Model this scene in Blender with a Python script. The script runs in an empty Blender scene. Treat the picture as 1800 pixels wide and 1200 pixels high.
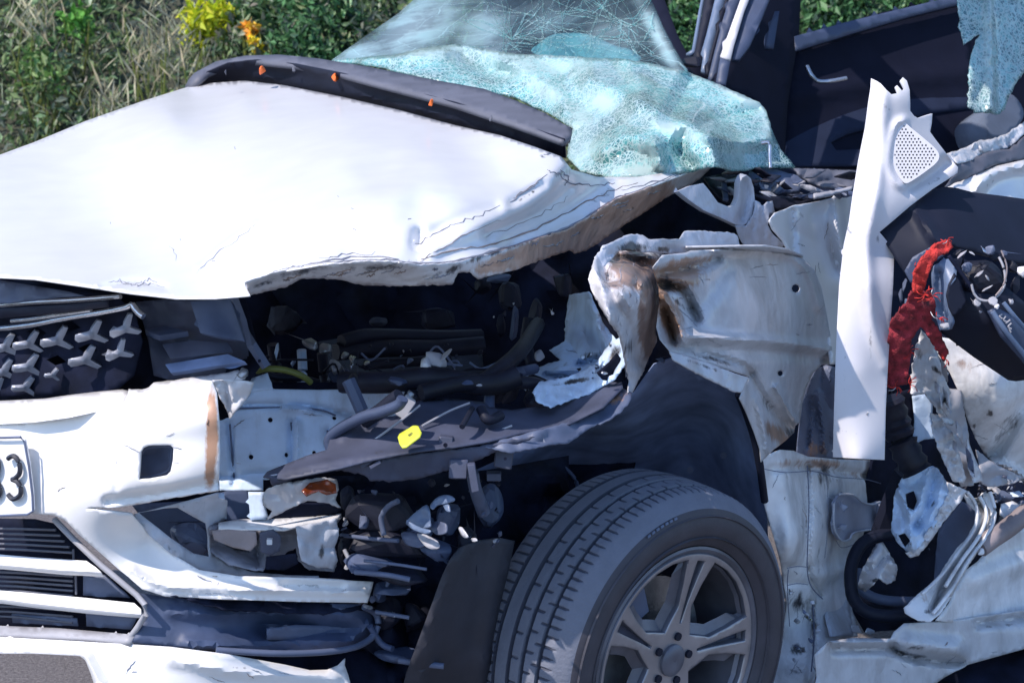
import bpy, bmesh, math, random
import numpy as np
from mathutils import Vector, Matrix, noise
from mathutils.geometry import delaunay_2d_cdt
random.seed(7); rng = np.random.default_rng(7)
sc = bpy.context.scene
# ---------------------------------------------------------------- camera
CAMP = np.array([0.0, -4.45, 1.89]); PITCH = math.radians(12); FPX = 4400.0
cd = bpy.data.cameras.new('camera'); cam = bpy.data.objects.new('camera', cd)
sc.collection.objects.link(cam); sc.camera = cam
cam.location = CAMP; cam.rotation_euler = (math.radians(90) - PITCH, 0, 0)
cd.sensor_width = 36; cd.lens = 36 * FPX / 1800; cd.clip_start = .05; cd.clip_end = 500
cd.dof.use_dof = True; cd.dof.focus_distance = 4.7; cd.dof.aperture_fstop = 11
# ---------------------------------------------------------------- sky, sun, exposure
SUN_DIR = Vector((-0.70, -0.48, 1.03)).normalized()      # towards the sun
w = bpy.data.worlds.new('World'); sc.world = w; w.use_nodes = True
nt = w.node_tree; sky = nt.nodes.new('ShaderNodeTexSky'); sky.sky_type = 'NISHITA'; sky.sun_disc = False
sky.sun_elevation = math.asin(SUN_DIR.z); sky.sun_rotation = math.atan2(SUN_DIR.x, SUN_DIR.y)
sky.ozone_density = 5.0; sky.air_density = 1.0; sky.dust_density = 0.6
bg = nt.nodes['Background']; bg.inputs[1].default_value = 0.15
nt.links.new(sky.outputs[0], bg.inputs[0])
sl = bpy.data.lights.new('sun', 'SUN'); sl.energy = 3.05; sl.angle = math.radians(.5); sl.color = (1, .89, .80)
so = bpy.data.objects.new('sun', sl); sc.collection.objects.link(so)
so.rotation_euler = SUN_DIR.to_track_quat('Z', 'Y').to_euler(); so.location = (-4, -3, 8)
vs = sc.view_settings; vs.view_transform = 'Standard'; vs.look = 'None'; vs.gamma = 1; vs.exposure = 0.8
vs.use_curve_mapping = False
vs.use_white_balance = True; vs.white_balance_temperature = 6350; vs.white_balance_tint = 11
sc.cycles.max_bounces = 8; sc.cycles.transparent_max_bounces = 12
# ---------------------------------------------------------------- construction frame of the wreck
F_ = np.array([0, math.cos(PITCH), -math.sin(PITCH)]); U_ = np.array([0, math.sin(PITCH), math.cos(PITCH)]); R_ = np.array([1.0, 0, 0])
A = math.radians(33)
HN = np.array([-math.sin(A), -math.cos(A), 0]); SN = np.array([math.cos(A), -math.sin(A), 0])   # car's forward and left directions
def ray(x, y): return F_ + R_ * (x - 900) / FPX + U_ * (600 - y) / FPX
def P(x, y, Y):
    d = ray(x, y); return CAMP + d * (Y - CAMP[1]) / d[1]
P0 = P(1195, 1165, 0)
def PP(n, off, x, y):
    d = ray(x, y); return CAMP + d * (off - np.dot(n, CAMP - P0)) / np.dot(n, d)
def spec(x, y, s):
    if isinstance(s, (int, float)): return float(s)
    k, v = s[:2]
    if k == 'o': return spec(v[0], v[1], v[2]) + s[2]
    if k == 'f': return PP(HN, v, x, y)[1]
    if k == 's': return PP(SN, v, x, y)[1]
    if k == 'z':
        d = ray(x, y); return (CAMP + d * (v - CAMP[2]) / d[2])[1]
def F(v): return ('f', v)
def S(v): return ('s', v)
def Z(v): return ('z', v)
def Pv(XY, Y):
    x = XY[:, 0]; y = XY[:, 1]
    D = F_[None] + R_[None] * ((x - 900) / FPX)[:, None] + U_[None] * ((600 - y) / FPX)[:, None]
    return CAMP[None] + D * ((Y - CAMP[1]) / D[:, 1])[:, None]
COL = sc.collection
def linkobj(name, me, parent=None, mat=None):
    o = bpy.data.objects.new(name, me); COL.objects.link(o)
    if parent is not None: o.parent = parent
    if mat is not None:
        for m in (mat if isinstance(mat, (list, tuple)) else [mat]): me.materials.append(m)
    return o
def tag(o, label=None, cat=None, group=None, kind=None):
    if label: o['label'] = label
    if cat: o['category'] = cat
    if group: o['group'] = group
    if kind: o['kind'] = kind
    return o
ROOTLOC = {}
def empty(name, loc):
    o = bpy.data.objects.new(name, None); COL.objects.link(o); o.location = loc; o.empty_display_size = .1
    ROOTLOC[o.name] = np.array(loc, float); return o
def rootloc(parent):
    p = parent
    while p is not None and p.parent is not None: p = p.parent
    if p is None: return np.zeros(3)
    return ROOTLOC.get(p.name, np.array(p.location))
# ---------------------------------------------------------------- materials
def nodes(m): m.use_nodes = True; return m.node_tree.nodes, m.node_tree.links, m.node_tree.nodes['Principled BSDF']
def paint(name, col, rough=.4, metal=0, coat=0, var=.06, nscale=14, bump=.15, bscale=90, rust=(.24, .13, .075), dark=(.03, .03, .035), spec_=.5, dents=0):
    m = bpy.data.materials.new(name); n, l, b = nodes(m)
    tc = n.new('ShaderNodeTexCoord'); no = n.new('ShaderNodeTexNoise'); no.inputs['Scale'].default_value = nscale; no.inputs['Detail'].default_value = 8
    l.new(tc.outputs['Object'], no.inputs['Vector'])
    mr = n.new('ShaderNodeMapRange'); mr.inputs[1].default_value = .3; mr.inputs[2].default_value = .7
    mr.inputs[3].default_value = 1 - var * 2; mr.inputs[4].default_value = 1 + var * .5
    l.new(no.outputs[0], mr.inputs[0])
    mul = n.new('ShaderNodeMix'); mul.data_type = 'RGBA'; mul.blend_type = 'MULTIPLY'; mul.inputs[0].default_value = 1
    mul.inputs[6].default_value = (*col, 1); l.new(mr.outputs[0], mul.inputs[7])
    last = mul.outputs[2]
    n2 = n.new('ShaderNodeTexNoise'); n2.inputs['Scale'].default_value = 60; n2.inputs['Detail'].default_value = 10; n2.inputs['Roughness'].default_value = .7
    mp = n.new('ShaderNodeMapping'); mp.inputs['Scale'].default_value = (1, .6, .35); l.new(tc.outputs['Object'], mp.inputs[0]); l.new(mp.outputs[0], n2.inputs['Vector'])
    for att, c in (('rust', rust), ('dark', dark)):
        a = n.new('ShaderNodeAttribute'); a.attribute_name = att
        ad = n.new('ShaderNodeMath'); ad.operation = 'MULTIPLY_ADD'; ad.inputs[1].default_value = 1.15
        sb = n.new('ShaderNodeMath'); sb.operation = 'MULTIPLY_ADD'; l.new(n2.outputs[0], sb.inputs[0]); sb.inputs[1].default_value = 2.2; sb.inputs[2].default_value = -1.55
        l.new(a.outputs['Fac'], ad.inputs[0]); l.new(sb.outputs[0], ad.inputs[2])
        r = n.new('ShaderNodeMapRange'); r.inputs[1].default_value = 0; r.inputs[2].default_value = .45; l.new(ad.outputs[0], r.inputs[0])
        mx = n.new('ShaderNodeMix'); mx.data_type = 'RGBA'; l.new(r.outputs[0], mx.inputs[0]); l.new(last, mx.inputs[6])
        if att == 'rust':
            cr = n.new('ShaderNodeMix'); cr.data_type = 'RGBA'; l.new(no.outputs[0], cr.inputs[0])
            cr.inputs[6].default_value = (*[v * .5 for v in c], 1); cr.inputs[7].default_value = (*[min(1, v * 2.0) for v in c], 1); l.new(cr.outputs[2], mx.inputs[7])
        else: mx.inputs[7].default_value = (*c, 1)
        last = mx.outputs[2]
    l.new(last, b.inputs['Base Color'])
    b.inputs['Roughness'].default_value = rough; b.inputs['Metallic'].default_value = metal; b.inputs['Coat Weight'].default_value = coat
    b.inputs['Specular IOR Level'].default_value = spec_
    b.inputs['Coat Roughness'].default_value = .12
    if dents:
        dn_ = n.new('ShaderNodeTexNoise'); dn_.inputs['Scale'].default_value = 11; dn_.inputs['Detail'].default_value = 3; dn_.inputs['Distortion'].default_value = .3; l.new(tc.outputs['Object'], dn_.inputs['Vector'])
        s1 = n.new('ShaderNodeMath'); s1.operation = 'SUBTRACT'; l.new(dn_.outputs[0], s1.inputs[0]); s1.inputs[1].default_value = .5
        s2 = n.new('ShaderNodeMath'); s2.operation = 'ABSOLUTE'; l.new(s1.outputs[0], s2.inputs[0])
        b0 = n.new('ShaderNodeBump'); b0.inputs['Strength'].default_value = dents; b0.inputs['Distance'].default_value = .05; l.new(s2.outputs[0], b0.inputs['Height']); l.new(b0.outputs[0], b.inputs['Normal'])
        # grime that settles in blotches and runs
        g1 = n.new('ShaderNodeTexNoise'); g1.inputs['Scale'].default_value = 5; g1.inputs['Detail'].default_value = 12; g1.inputs['Roughness'].default_value = .7
        mg = n.new('ShaderNodeMapping'); mg.inputs['Scale'].default_value = (2.2, 2.2, .8); l.new(tc.outputs['Object'], mg.inputs[0]); l.new(mg.outputs[0], g1.inputs['Vector'])
        gr_ = n.new('ShaderNodeMapRange'); gr_.inputs[1].default_value = .48; gr_.inputs[2].default_value = .72; gr_.inputs[3].default_value = 0; gr_.inputs[4].default_value = .55; l.new(g1.outputs[0], gr_.inputs[0])
        gm = n.new('ShaderNodeMix'); gm.data_type = 'RGBA'; l.new(gr_.outputs[0], gm.inputs[0]); l.new(last, gm.inputs[6]); gm.inputs[7].default_value = (.20, .18, .17, 1); last = gm.outputs[2]; l.new(last, b.inputs['Base Color'])
    if bump:
        nb = n.new('ShaderNodeTexNoise'); nb.inputs['Scale'].default_value = bscale; nb.inputs['Detail'].default_value = 6; l.new(tc.outputs['Object'], nb.inputs['Vector'])
        bp = n.new('ShaderNodeBump'); bp.inputs['Strength'].default_value = bump; bp.inputs['Distance'].default_value = .004
        l.new(nb.outputs[0], bp.inputs['Height'])
        if dents: l.new(b0.outputs[0], bp.inputs['Normal'])
        l.new(bp.outputs[0], b.inputs['Normal'])
    return m
M = {}
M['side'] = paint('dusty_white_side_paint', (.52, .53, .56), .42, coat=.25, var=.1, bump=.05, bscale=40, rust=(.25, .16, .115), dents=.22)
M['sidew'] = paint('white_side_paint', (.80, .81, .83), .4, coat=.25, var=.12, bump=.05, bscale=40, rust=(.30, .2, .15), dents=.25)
M['fold'] = paint('folded_white_paint', (.66, .66, .68), .4, coat=.25, var=.1, bump=.06, bscale=40, rust=(.36, .235, .175), dents=.3)
M['nose'] = paint('scuffed_wing_paint', (.58, .58, .61), .42, coat=.2, var=.14, bump=.08, bscale=40, rust=(.20, .14, .115), dents=.35)
M['brk'] = paint('shaded_broken_bracket', (.27, .275, .33), .5, coat=.1, var=.2, bump=.2, bscale=50, dents=.3)  # bracket white darkened to grey for a face in shade
M['torn'] = paint('crumpled_white_paint', (.60, .61, .64), .4, coat=.25, var=.1, bump=.12, bscale=40, rust=(.36, .21, .15), dents=.6)
M['tray'] = paint('headlamp_tray_plastic', (.06, .07, .115), .6, var=.2, bump=.12, bscale=60)
M['liner'] = paint('wheel_arch_liner_plastic', (.20, .27, .46), .6, var=.25, bump=.15, bscale=50)
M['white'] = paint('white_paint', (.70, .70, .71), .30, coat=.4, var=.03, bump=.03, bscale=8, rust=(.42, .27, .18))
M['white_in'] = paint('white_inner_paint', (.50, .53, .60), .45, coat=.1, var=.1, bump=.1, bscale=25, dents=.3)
M['bumper'] = paint('white_bumper_plastic', (.80, .79, .78), .38, coat=.2, var=.03, bump=.04, bscale=20, rust=(.38, .22, .14))
M['blue_shade'] = paint('blue_shaded_white_paint', (.58, .72, .90), .5, var=.12, bump=.12, bscale=30, dents=.18)  # white paint in skylit shade, with the blue put into its colour
M['trimw'] = paint('pale_grey_trim_plastic', (.62, .61, .64), .6, var=.02, bump=.03, bscale=300)
M['cowl'] = paint('grey_cowl_plastic', (.11, .115, .145), .6, var=.12, bump=.12, bscale=120)
M['black'] = paint('black_plastic', (.013, .015, .030), .55, var=.3, bump=.15, bscale=70, spec_=.3)
M['smooth_black'] = paint('smooth_black_plastic', (.010, .013, .028), .6, var=.1, bump=.04, bscale=200, spec_=.25)
M['void'] = paint('dirty_metal_and_gap_shade', (.011, .015, .036), .8, var=.4, bump=.4, bscale=40, spec_=.15)  # black bay metal, also on sheets that stand in for shaded gaps
M['interior'] = paint('dark_interior_plastic', (.008, .010, .024), .8, var=.1, bump=.05, bscale=200, spec_=.12)
M['slate'] = paint('slate_plastic', (.10, .125, .20), .55, var=.15, bump=.12, bscale=60)
M['deepblue'] = paint('dark_blue_lower_plastic', (.06, .085, .16), .55, var=.2, bump=.1, bscale=50)
M['rubber'] = paint('tyre_rubber', (.15, .165, .21), .75, var=.06, bump=.3, bscale=220, nscale=30, dark=(.055, .062, .09))
M['sidewall'] = paint('tyre_sidewall_rubber', (.05, .048, .062), .6, var=.12, bump=.15, bscale=120, nscale=20)
M['rim'] = paint('machined_grey_alloy', (.37, .36, .38), .36, metal=.6, var=.12, bump=.05)
M['rimdark'] = paint('dark_alloy_pockets', (.15, .155, .19), .45, metal=.3, var=.2, bump=.05)
M['chrome'] = paint('scuffed_chrome', (.55, .57, .62), .25, metal=.9, var=.15, bump=.3, bscale=60)
M['steel'] = paint('bare_aluminium', (.45, .47, .5), .4, metal=.7, var=.3, bump=.4, bscale=80)
M['silver'] = paint('silver_grille_paint', (.28, .30, .36), .4, metal=.3, var=.1, bump=.05)
M['orange'] = paint('orange_clip', (.85, .16, .02), .45, var=.1, bump=0)
M['yellow'] = paint('yellow_label', (.62, .66, .05), .5, var=.08, bump=.1, dark=(.1, .1, .02))
M['hose'] = paint('olive_hose', (.16, .19, .04), .5, var=.2, bump=.1)
M['red'] = paint('red_woven_strap', (.70, .045, .035), .85, var=.3, bump=1.0, bscale=260, nscale=60)
M['red2'] = paint('shaded_red_strap_tail', (.34, .03, .045), .9, var=.35, bump=1.0, bscale=260, nscale=60)  # strap red darkened, the tail's shade is put into its colour
M['amber'] = paint('amber_lens', (.35, .07, .02), .25, coat=.5, var=.4, bump=.2)
M['lens'] = paint('milky_lens', (.55, .55, .58), .25, coat=.5, var=.15, bump=.4, bscale=60)
M['plate'] = paint('number_plate_white', (.80, .81, .82), .4, var=.02, bump=.02)
M['ink'] = paint('number_ink', (.02, .022, .035), .5, var=0, bump=0)
M['tan'] = paint('brown_scuffed_roll', (.30, .25, .25), .6, var=.2, bump=.3, bscale=50)
M['greyseat'] = paint('grey_headrest_cloth', (.12, .15, .21), .9, var=.1, bump=.3, bscale=300)

def glass_mat(name, base, crack_col, scale, alpha, crack_w, cloud, dkamt=.25, stretch=(1, 1, 1), blk=0.0, thin=(.75, .9, .93)):
    m = bpy.data.materials.new(name); n, l, b = nodes(m)
    tc = n.new('ShaderNodeTexCoord'); mp = n.new('ShaderNodeMapping'); mp.inputs['Scale'].default_value = stretch
    dn = n.new('ShaderNodeTexNoise'); dn.inputs['Scale'].default_value = 9; dn.inputs['Detail'].default_value = 4
    l.new(tc.outputs['Object'], dn.inputs['Vector'])
    av = n.new('ShaderNodeVectorMath'); av.operation = 'MULTIPLY_ADD'; l.new(dn.outputs['Color'], av.inputs[0]); av.inputs[1].default_value = (.06, .06, .06); l.new(tc.outputs['Object'], av.inputs[2])
    l.new(av.outputs[0], mp.inputs[0])
    vo = n.new('ShaderNodeTexVoronoi'); vo.feature = 'DISTANCE_TO_EDGE'; vo.inputs['Scale'].default_value = scale; l.new(mp.outputs[0], vo.inputs['Vector'])
    vc = n.new('ShaderNodeTexVoronoi'); vc.inputs['Scale'].default_value = scale; l.new(mp.outputs[0], vc.inputs['Vector'])
    v2 = n.new('ShaderNodeTexVoronoi'); v2.feature = 'DISTANCE_TO_EDGE'; v2.inputs['Scale'].default_value = scale * .37; l.new(mp.outputs[0], v2.inputs['Vector'])
    ed = n.new('ShaderNodeMapRange'); ed.inputs[1].default_value = 0; ed.inputs[2].default_value = crack_w; ed.inputs[3].default_value = 1; ed.inputs[4].default_value = 0; l.new(vo.outputs['Distance'], ed.inputs[0])
    e2 = n.new('ShaderNodeMapRange'); e2.inputs[1].default_value = 0; e2.inputs[2].default_value = crack_w * .6; e2.inputs[3].default_value = 1; e2.inputs[4].default_value = 0; l.new(v2.outputs['Distance'], e2.inputs[0])
    mxm = n.new('ShaderNodeMath'); mxm.operation = 'MAXIMUM'; l.new(ed.outputs[0], mxm.inputs[0]); l.new(e2.outputs[0], mxm.inputs[1])
    cl = n.new('ShaderNodeTexNoise'); cl.inputs['Scale'].default_value = cloud; cl.inputs['Detail'].default_value = 6; cl.inputs['Roughness'].default_value = .65; l.new(tc.outputs['Object'], cl.inputs['Vector'])
    cr = n.new('ShaderNodeMapRange'); cr.inputs[1].default_value = .41; cr.inputs[2].default_value = .6; l.new(cl.outputs[0], cr.inputs[0])
    c1 = n.new('ShaderNodeMix'); c1.data_type = 'RGBA'; l.new(cr.outputs[0], c1.inputs[0])
    c1.inputs[6].default_value = (*[v * .5 for v in base], 1); c1.inputs[7].default_value = (*[min(1, v * 1.5) for v in base], 1)
    # random darker cells
    sep = n.new('ShaderNodeSeparateColor'); l.new(vc.outputs['Color'], sep.inputs[0])
    da = n.new('ShaderNodeAttribute'); da.attribute_name = 'dark'
    th = n.new('ShaderNodeMath'); th.operation = 'MULTIPLY_ADD'; l.new(da.outputs['Fac'], th.inputs[0]); th.inputs[1].default_value = .6; th.inputs[2].default_value = dkamt
    ls = n.new('ShaderNodeMath'); ls.operation = 'LESS_THAN'; l.new(sep.outputs[0], ls.inputs[0]); l.new(th.outputs[0], ls.inputs[1])
    dm = n.new('ShaderNodeMath'); dm.operation = 'MULTIPLY'; l.new(ls.outputs[0], dm.inputs[0]); dm.inputs[1].default_value = .65
    c2 = n.new('ShaderNodeMix'); c2.data_type = 'RGBA'; l.new(dm.outputs[0], c2.inputs[0]); l.new(c1.outputs[2], c2.inputs[6]); c2.inputs[7].default_value = (.07, .15, .20, 1)
    c3 = n.new('ShaderNodeMix'); c3.data_type = 'RGBA'; l.new(mxm.outputs[0], c3.inputs[0]); l.new(c2.outputs[2], c3.inputs[6]); c3.inputs[7].default_value = (*crack_col, 1)
    ma = n.new('ShaderNodeAttribute'); ma.attribute_name = 'rust'     # on glass: density of the crazing; on the upper sheet a painted pale reflection
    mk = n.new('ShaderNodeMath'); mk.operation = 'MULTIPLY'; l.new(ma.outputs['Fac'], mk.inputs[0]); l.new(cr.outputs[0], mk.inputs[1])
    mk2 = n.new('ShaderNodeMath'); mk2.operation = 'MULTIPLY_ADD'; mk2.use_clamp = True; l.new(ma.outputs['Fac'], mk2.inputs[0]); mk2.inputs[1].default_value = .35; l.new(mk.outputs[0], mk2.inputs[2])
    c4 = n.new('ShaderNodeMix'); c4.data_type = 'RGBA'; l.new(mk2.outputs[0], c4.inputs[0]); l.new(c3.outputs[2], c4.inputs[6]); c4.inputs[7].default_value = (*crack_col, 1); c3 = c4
    l.new(c3.outputs[2], b.inputs['Base Color']); b.inputs['Roughness'].default_value = .14
    bp = n.new('ShaderNodeBump'); bp.inputs['Strength'].default_value = .25; bp.inputs['Distance'].default_value = .002; l.new(sep.outputs[1], bp.inputs['Height']); l.new(bp.outputs[0], b.inputs['Normal'])
    tl = n.new('ShaderNodeBsdfTranslucent'); l.new(c3.outputs[2], tl.inputs[0])
    m1 = n.new('ShaderNodeMixShader'); m1.inputs[0].default_value = .3; l.new(b.outputs[0], m1.inputs[1]); l.new(tl.outputs[0], m1.inputs[2])
    tr = n.new('ShaderNodeBsdfTransparent'); tr.inputs[0].default_value = (*thin, 1)
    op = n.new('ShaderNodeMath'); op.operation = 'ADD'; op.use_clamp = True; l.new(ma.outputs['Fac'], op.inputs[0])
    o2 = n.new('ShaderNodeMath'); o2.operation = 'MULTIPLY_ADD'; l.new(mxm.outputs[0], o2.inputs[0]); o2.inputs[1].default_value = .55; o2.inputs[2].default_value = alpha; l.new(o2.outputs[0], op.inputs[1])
    m2 = n.new('ShaderNodeMixShader'); l.new(op.outputs[0], m2.inputs[0]); l.new(tr.outputs[0], m2.inputs[1]); l.new(m1.outputs[0], m2.inputs[2])
    out = n['Material Output']; l.new(m2.outputs[0], out.inputs[0])
    return m
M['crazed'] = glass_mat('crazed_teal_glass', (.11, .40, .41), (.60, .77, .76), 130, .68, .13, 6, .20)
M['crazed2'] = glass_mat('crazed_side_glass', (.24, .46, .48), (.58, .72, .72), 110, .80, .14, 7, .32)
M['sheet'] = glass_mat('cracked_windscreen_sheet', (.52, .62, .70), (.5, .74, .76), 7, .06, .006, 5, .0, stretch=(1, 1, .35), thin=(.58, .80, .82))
# ---------------------------------------------------------------- mesh tools
def catmull(pts, closed=True, n=5):
    out = []; L = len(pts)
    rngi = range(L) if closed else range(L - 1)
    for i in rngi:
        if closed: p = [np.array(pts[(i + k - 1) % L], float) for k in range(4)]
        else: p = [np.array(pts[min(max(i + k - 1, 0), L - 1)], float) for k in range(4)]
        for j in range(n):
            t = j / n
            out.append(.5 * (2 * p[1] + (p[2] - p[0]) * t + (2 * p[0] - 5 * p[1] + 4 * p[2] - p[3]) * t * t + (3 * p[1] - p[0] - 3 * p[2] + p[3]) * t ** 3))
    if not closed: out.append(np.array(pts[-1], float))
    return out
def densify(pts, step, jag=0, closed=True):
    out = []; L = len(pts)
    for i in range(L if closed else L - 1):
        a = np.array(pts[i], float); b = np.array(pts[(i + 1) % L], float); d = np.linalg.norm(b - a); n = max(1, int(round(d / step)))
        for j in range(n):
            q = a + (b - a) * j / n
            if jag and j > 0: q = q + rng.normal(0, jag, 2)
            out.append(q)
    if not closed: out.append(np.array(pts[-1], float))
    return out
def inpoly(X, poly):
    x = X[:, 0]; y = X[:, 1]; c = np.zeros(len(X), bool); p = np.array(poly); q = np.roll(p, -1, 0)
    for (x1, y1), (x2, y2) in zip(p, q):
        if y1 == y2: continue
        m = ((y1 > y) != (y2 > y)) & (x < (x2 - x1) * (y - y1) / (y2 - y1) + x1); c ^= m
    return c
def segdist(X, poly, closed=True):
    p = np.array(poly, float); q = np.roll(p, -1, 0) if closed else p[1:]
    if not closed: p = p[:-1]
    d = np.full(len(X), 1e9)
    for a, b in zip(p, q):
        ab = b - a; L = ab @ ab
        t = np.clip(((X - a) @ ab) / (L + 1e-9), 0, 1); dd = np.linalg.norm(X - a - t[:, None] * ab, axis=1); d = np.minimum(d, dd)
    return d
def tps(ctrl, X):
    c = np.array([(a[0], a[1]) for a in ctrl], float) / 100; v = np.array([spec(a[0], a[1], a[2]) for a in ctrl]); X = X / 100
    n = len(c)
    if n == 1: return np.full(len(X), v[0])
    if n < 4:
        Aq = np.c_[np.ones(n), c]; s_, *_ = np.linalg.lstsq(Aq, v, rcond=None); return s_[0] + X @ s_[1:]
    def k(r): return np.where(r > 1e-9, r * r * np.log(r + 1e-12), 0)
    r = np.linalg.norm(c[:, None] - c[None], axis=2); Kq = k(r) + np.eye(n) * .02; Pq = np.c_[np.ones(n), c]
    Aq = np.block([[Kq, Pq], [Pq.T, np.zeros((3, 3))]]); s_ = np.linalg.lstsq(Aq, np.r_[v, 0, 0, 0], rcond=None)[0]
    R = k(np.linalg.norm(X[:, None] - c[None], axis=2)); return R @ s_[:n] + s_[n] + X @ s_[n + 1:]
def facet(x, y, sc_, seed, octv=2, fall=.35):
    """crumple field: sharp valleys and ridges, 0..1"""
    v = 0; a = 1; s = sc_; t = 0
    for o in range(octv):
        n_ = noise.noise(Vector((x / s, y / s, seed * 7.3 + o * 3.1)))
        v += a * abs(n_) * 2; t += a; a *= fall; s *= .5
    return v / t
def setattr_(me, name, arr):
    a = me.attributes.new(name, 'FLOAT', 'POINT'); a.data.foreach_set('value', np.asarray(arr, np.float32))
def panel(name, outline, ctrl, mat, parent=None, th=.002, step=10, crum=0, cscale=60, creases=(), holes=(), stains=(), sm=False, jag=0, smooth=True, bev=0, seed=0, sharp=38, soft=False, aniso=None):
    """a sheet of metal, plastic or glass: outline + depth control points -> crumpled mesh with real thickness"""
    ol = catmull(outline, True, 5) if sm else outline
    ol = densify(ol, step, jag)
    hs = [densify(h, step) for h in holes]
    X = np.array(ol); mn = X.min(0); mx = X.max(0)
    gx, gy = np.meshgrid(np.arange(mn[0], mx[0], step), np.arange(mn[1], mx[1], step * .87))
    gx = gx + (np.arange(gx.shape[0]) % 2)[:, None] * step * .5
    G = np.c_[gx.ravel(), gy.ravel()] + rng.normal(0, step * .12, (gx.size, 2))
    G = G[inpoly(G, ol)] if len(G) else G
    if len(G): G = G[segdist(G, ol) > step * .45]
    for h in hs:
        if len(G): G = G[~inpoly(G, h)]
        if len(G): G = G[segdist(G, h) > step * .4]
    V = [tuple(p) for p in ol]; E = [(i, (i + 1) % len(ol)) for i in range(len(ol))]
    for h in hs:
        o = len(V); V += [tuple(p) for p in h]; E += [(o + i, o + (i + 1) % len(h)) for i in range(len(h))]
    V += [tuple(p) for p in G]
    r = delaunay_2d_cdt([Vector(v) for v in V], E, [], 0, 1e-4)
    X = np.array([(v.x, v.y) for v in r[0]]); T = np.array([f for f in r[2] if len(f) == 3])
    cen = X[T].mean(1); keep = inpoly(cen, ol)
    for h in hs: keep &= ~inpoly(cen, h)
    T = T[keep]; used = np.unique(T); re = -np.ones(len(X), int); re[used] = np.arange(len(used)); X = X[used]; T = re[T]
    Y = tps(ctrl, X)
    if crum:
        hard = mat is M['torn'] and not soft
        Y = Y - crum * (.7 if hard else .55) * np.array([facet(x, y, cscale * (1.35 if hard else 1.6), seed + 1, 3 if hard else 2, .5 if hard else .35) for x, y in (X if aniso is None else X * np.array(aniso))])
    for cr in creases:
        pts, wd, dp = cr[:3]; wd = max(wd, step * 1.15); pts = catmull(pts, False, 4) if len(pts) > 2 else pts; d = segdist(X, pts, False)
        prof = np.exp(-(d / wd) ** 2) if len(cr) < 4 else np.clip(1 - d / wd, 0, 1)
        Y = Y - dp * prof
    W = Pv(X, Y) - rootloc(parent)[None]
    # orient towards the camera
    a, b, c = X[T[:, 0]], X[T[:, 1]], X[T[:, 2]]
    crs = (b[:, 0] - a[:, 0]) * (c[:, 1] - a[:, 1]) - (b[:, 1] - a[:, 1]) * (c[:, 0] - a[:, 0])
    T[crs > 0] = T[crs > 0][:, ::-1]
    me = bpy.data.meshes.new(name); me.from_pydata(W.tolist(), [], T.tolist()); me.update()
    ru = np.zeros(len(X)); dk = np.zeros(len(X))
    for s_ in stains:
        x, y, rx, ry, ang, st = s_[:6]; kind = s_[6] if len(s_) > 6 else 'rust'
        ca, sa = math.cos(math.radians(ang)), math.sin(math.radians(ang)); dx = X[:, 0] - x; dy = X[:, 1] - y
        u = (dx * ca + dy * sa) / rx; v = (-dx * sa + dy * ca) / ry; g = st * np.exp(-(u * u + v * v))
        if kind == 'rust': ru = np.maximum(ru, g)
        else: dk = np.maximum(dk, g)
    setattr_(me, 'rust', ru); setattr_(me, 'dark', dk)
    if smooth:
        me.shade_smooth()
        try: me.set_sharp_from_angle(angle=math.radians(sharp))
        except Exception: pass
    o = linkobj(name, me, parent, mat)
    if th:
        so_ = o.modifiers.new('thickness', 'SOLIDIFY'); so_.thickness = th; so_.offset = -1
    if bev:
        bv = o.modifiers.new('edge', 'BEVEL'); bv.width = bev; bv.segments = 2; bv.limit_method = 'ANGLE'; bv.angle_limit = math.radians(50)
    return o
def tubemesh(pts, r, seg=8, cap=True):
    pts = [np.array(p, float) for p in pts]; n = len(pts); V = []; Fc = []
    rr = r if isinstance(r, (list, tuple)) else [r] * n
    for i, p in enumerate(pts):
        t = pts[min(i + 1, n - 1)] - pts[max(i - 1, 0)]; t /= np.linalg.norm(t) + 1e-9
        up = np.array([0, 0, 1.0]) if abs(t[2]) < .9 else np.array([0, 1.0, 0])
        u = np.cross(t, up); u /= np.linalg.norm(u); v = np.cross(t, u)
        for k in range(seg):
            a = 2 * math.pi * k / seg; V.append(p + rr[i] * (math.cos(a) * u + math.sin(a) * v))
    for i in range(n - 1):
        for k in range(seg):
            Fc.append((i * seg + k, i * seg + (k + 1) % seg, (i + 1) * seg + (k + 1) % seg, (i + 1) * seg + k))
    if cap: Fc.append(tuple(range(seg))[::-1]); Fc.append(tuple((n - 1) * seg + k for k in range(seg)))
    return V, Fc
def tube(name, pts, r, mat, parent, seg=8, sm=True, n=5, ribs=0):
    """pts: (px, py, depthspec)"""
    Q = [(p[0], p[1], spec(*p)) for p in pts]
    if sm: Q = catmull(Q, False, n)
    W = [P(*q) - rootloc(parent) for q in Q]
    if ribs: 
        W = densify3(W, ribs); rr = [r * (1 if i % 2 else .84) for i in range(len(W))]
    else: rr = r
    V, Fc = tubemesh(W, rr, seg)
    me = bpy.data.meshes.new(name); me.from_pydata([tuple(v) for v in V], [], Fc); me.shade_smooth()
    try: me.set_sharp_from_angle(angle=math.radians(50))
    except Exception: pass
    return linkobj(name, me, parent, mat)
def densify3(W, step):
    out = []
    for a, b in zip(W[:-1], W[1:]):
        d = np.linalg.norm(b - a); n = max(1, int(d / step))
        for j in range(n): out.append(a + (b - a) * j / n)
    out.append(W[-1]); return out
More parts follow.
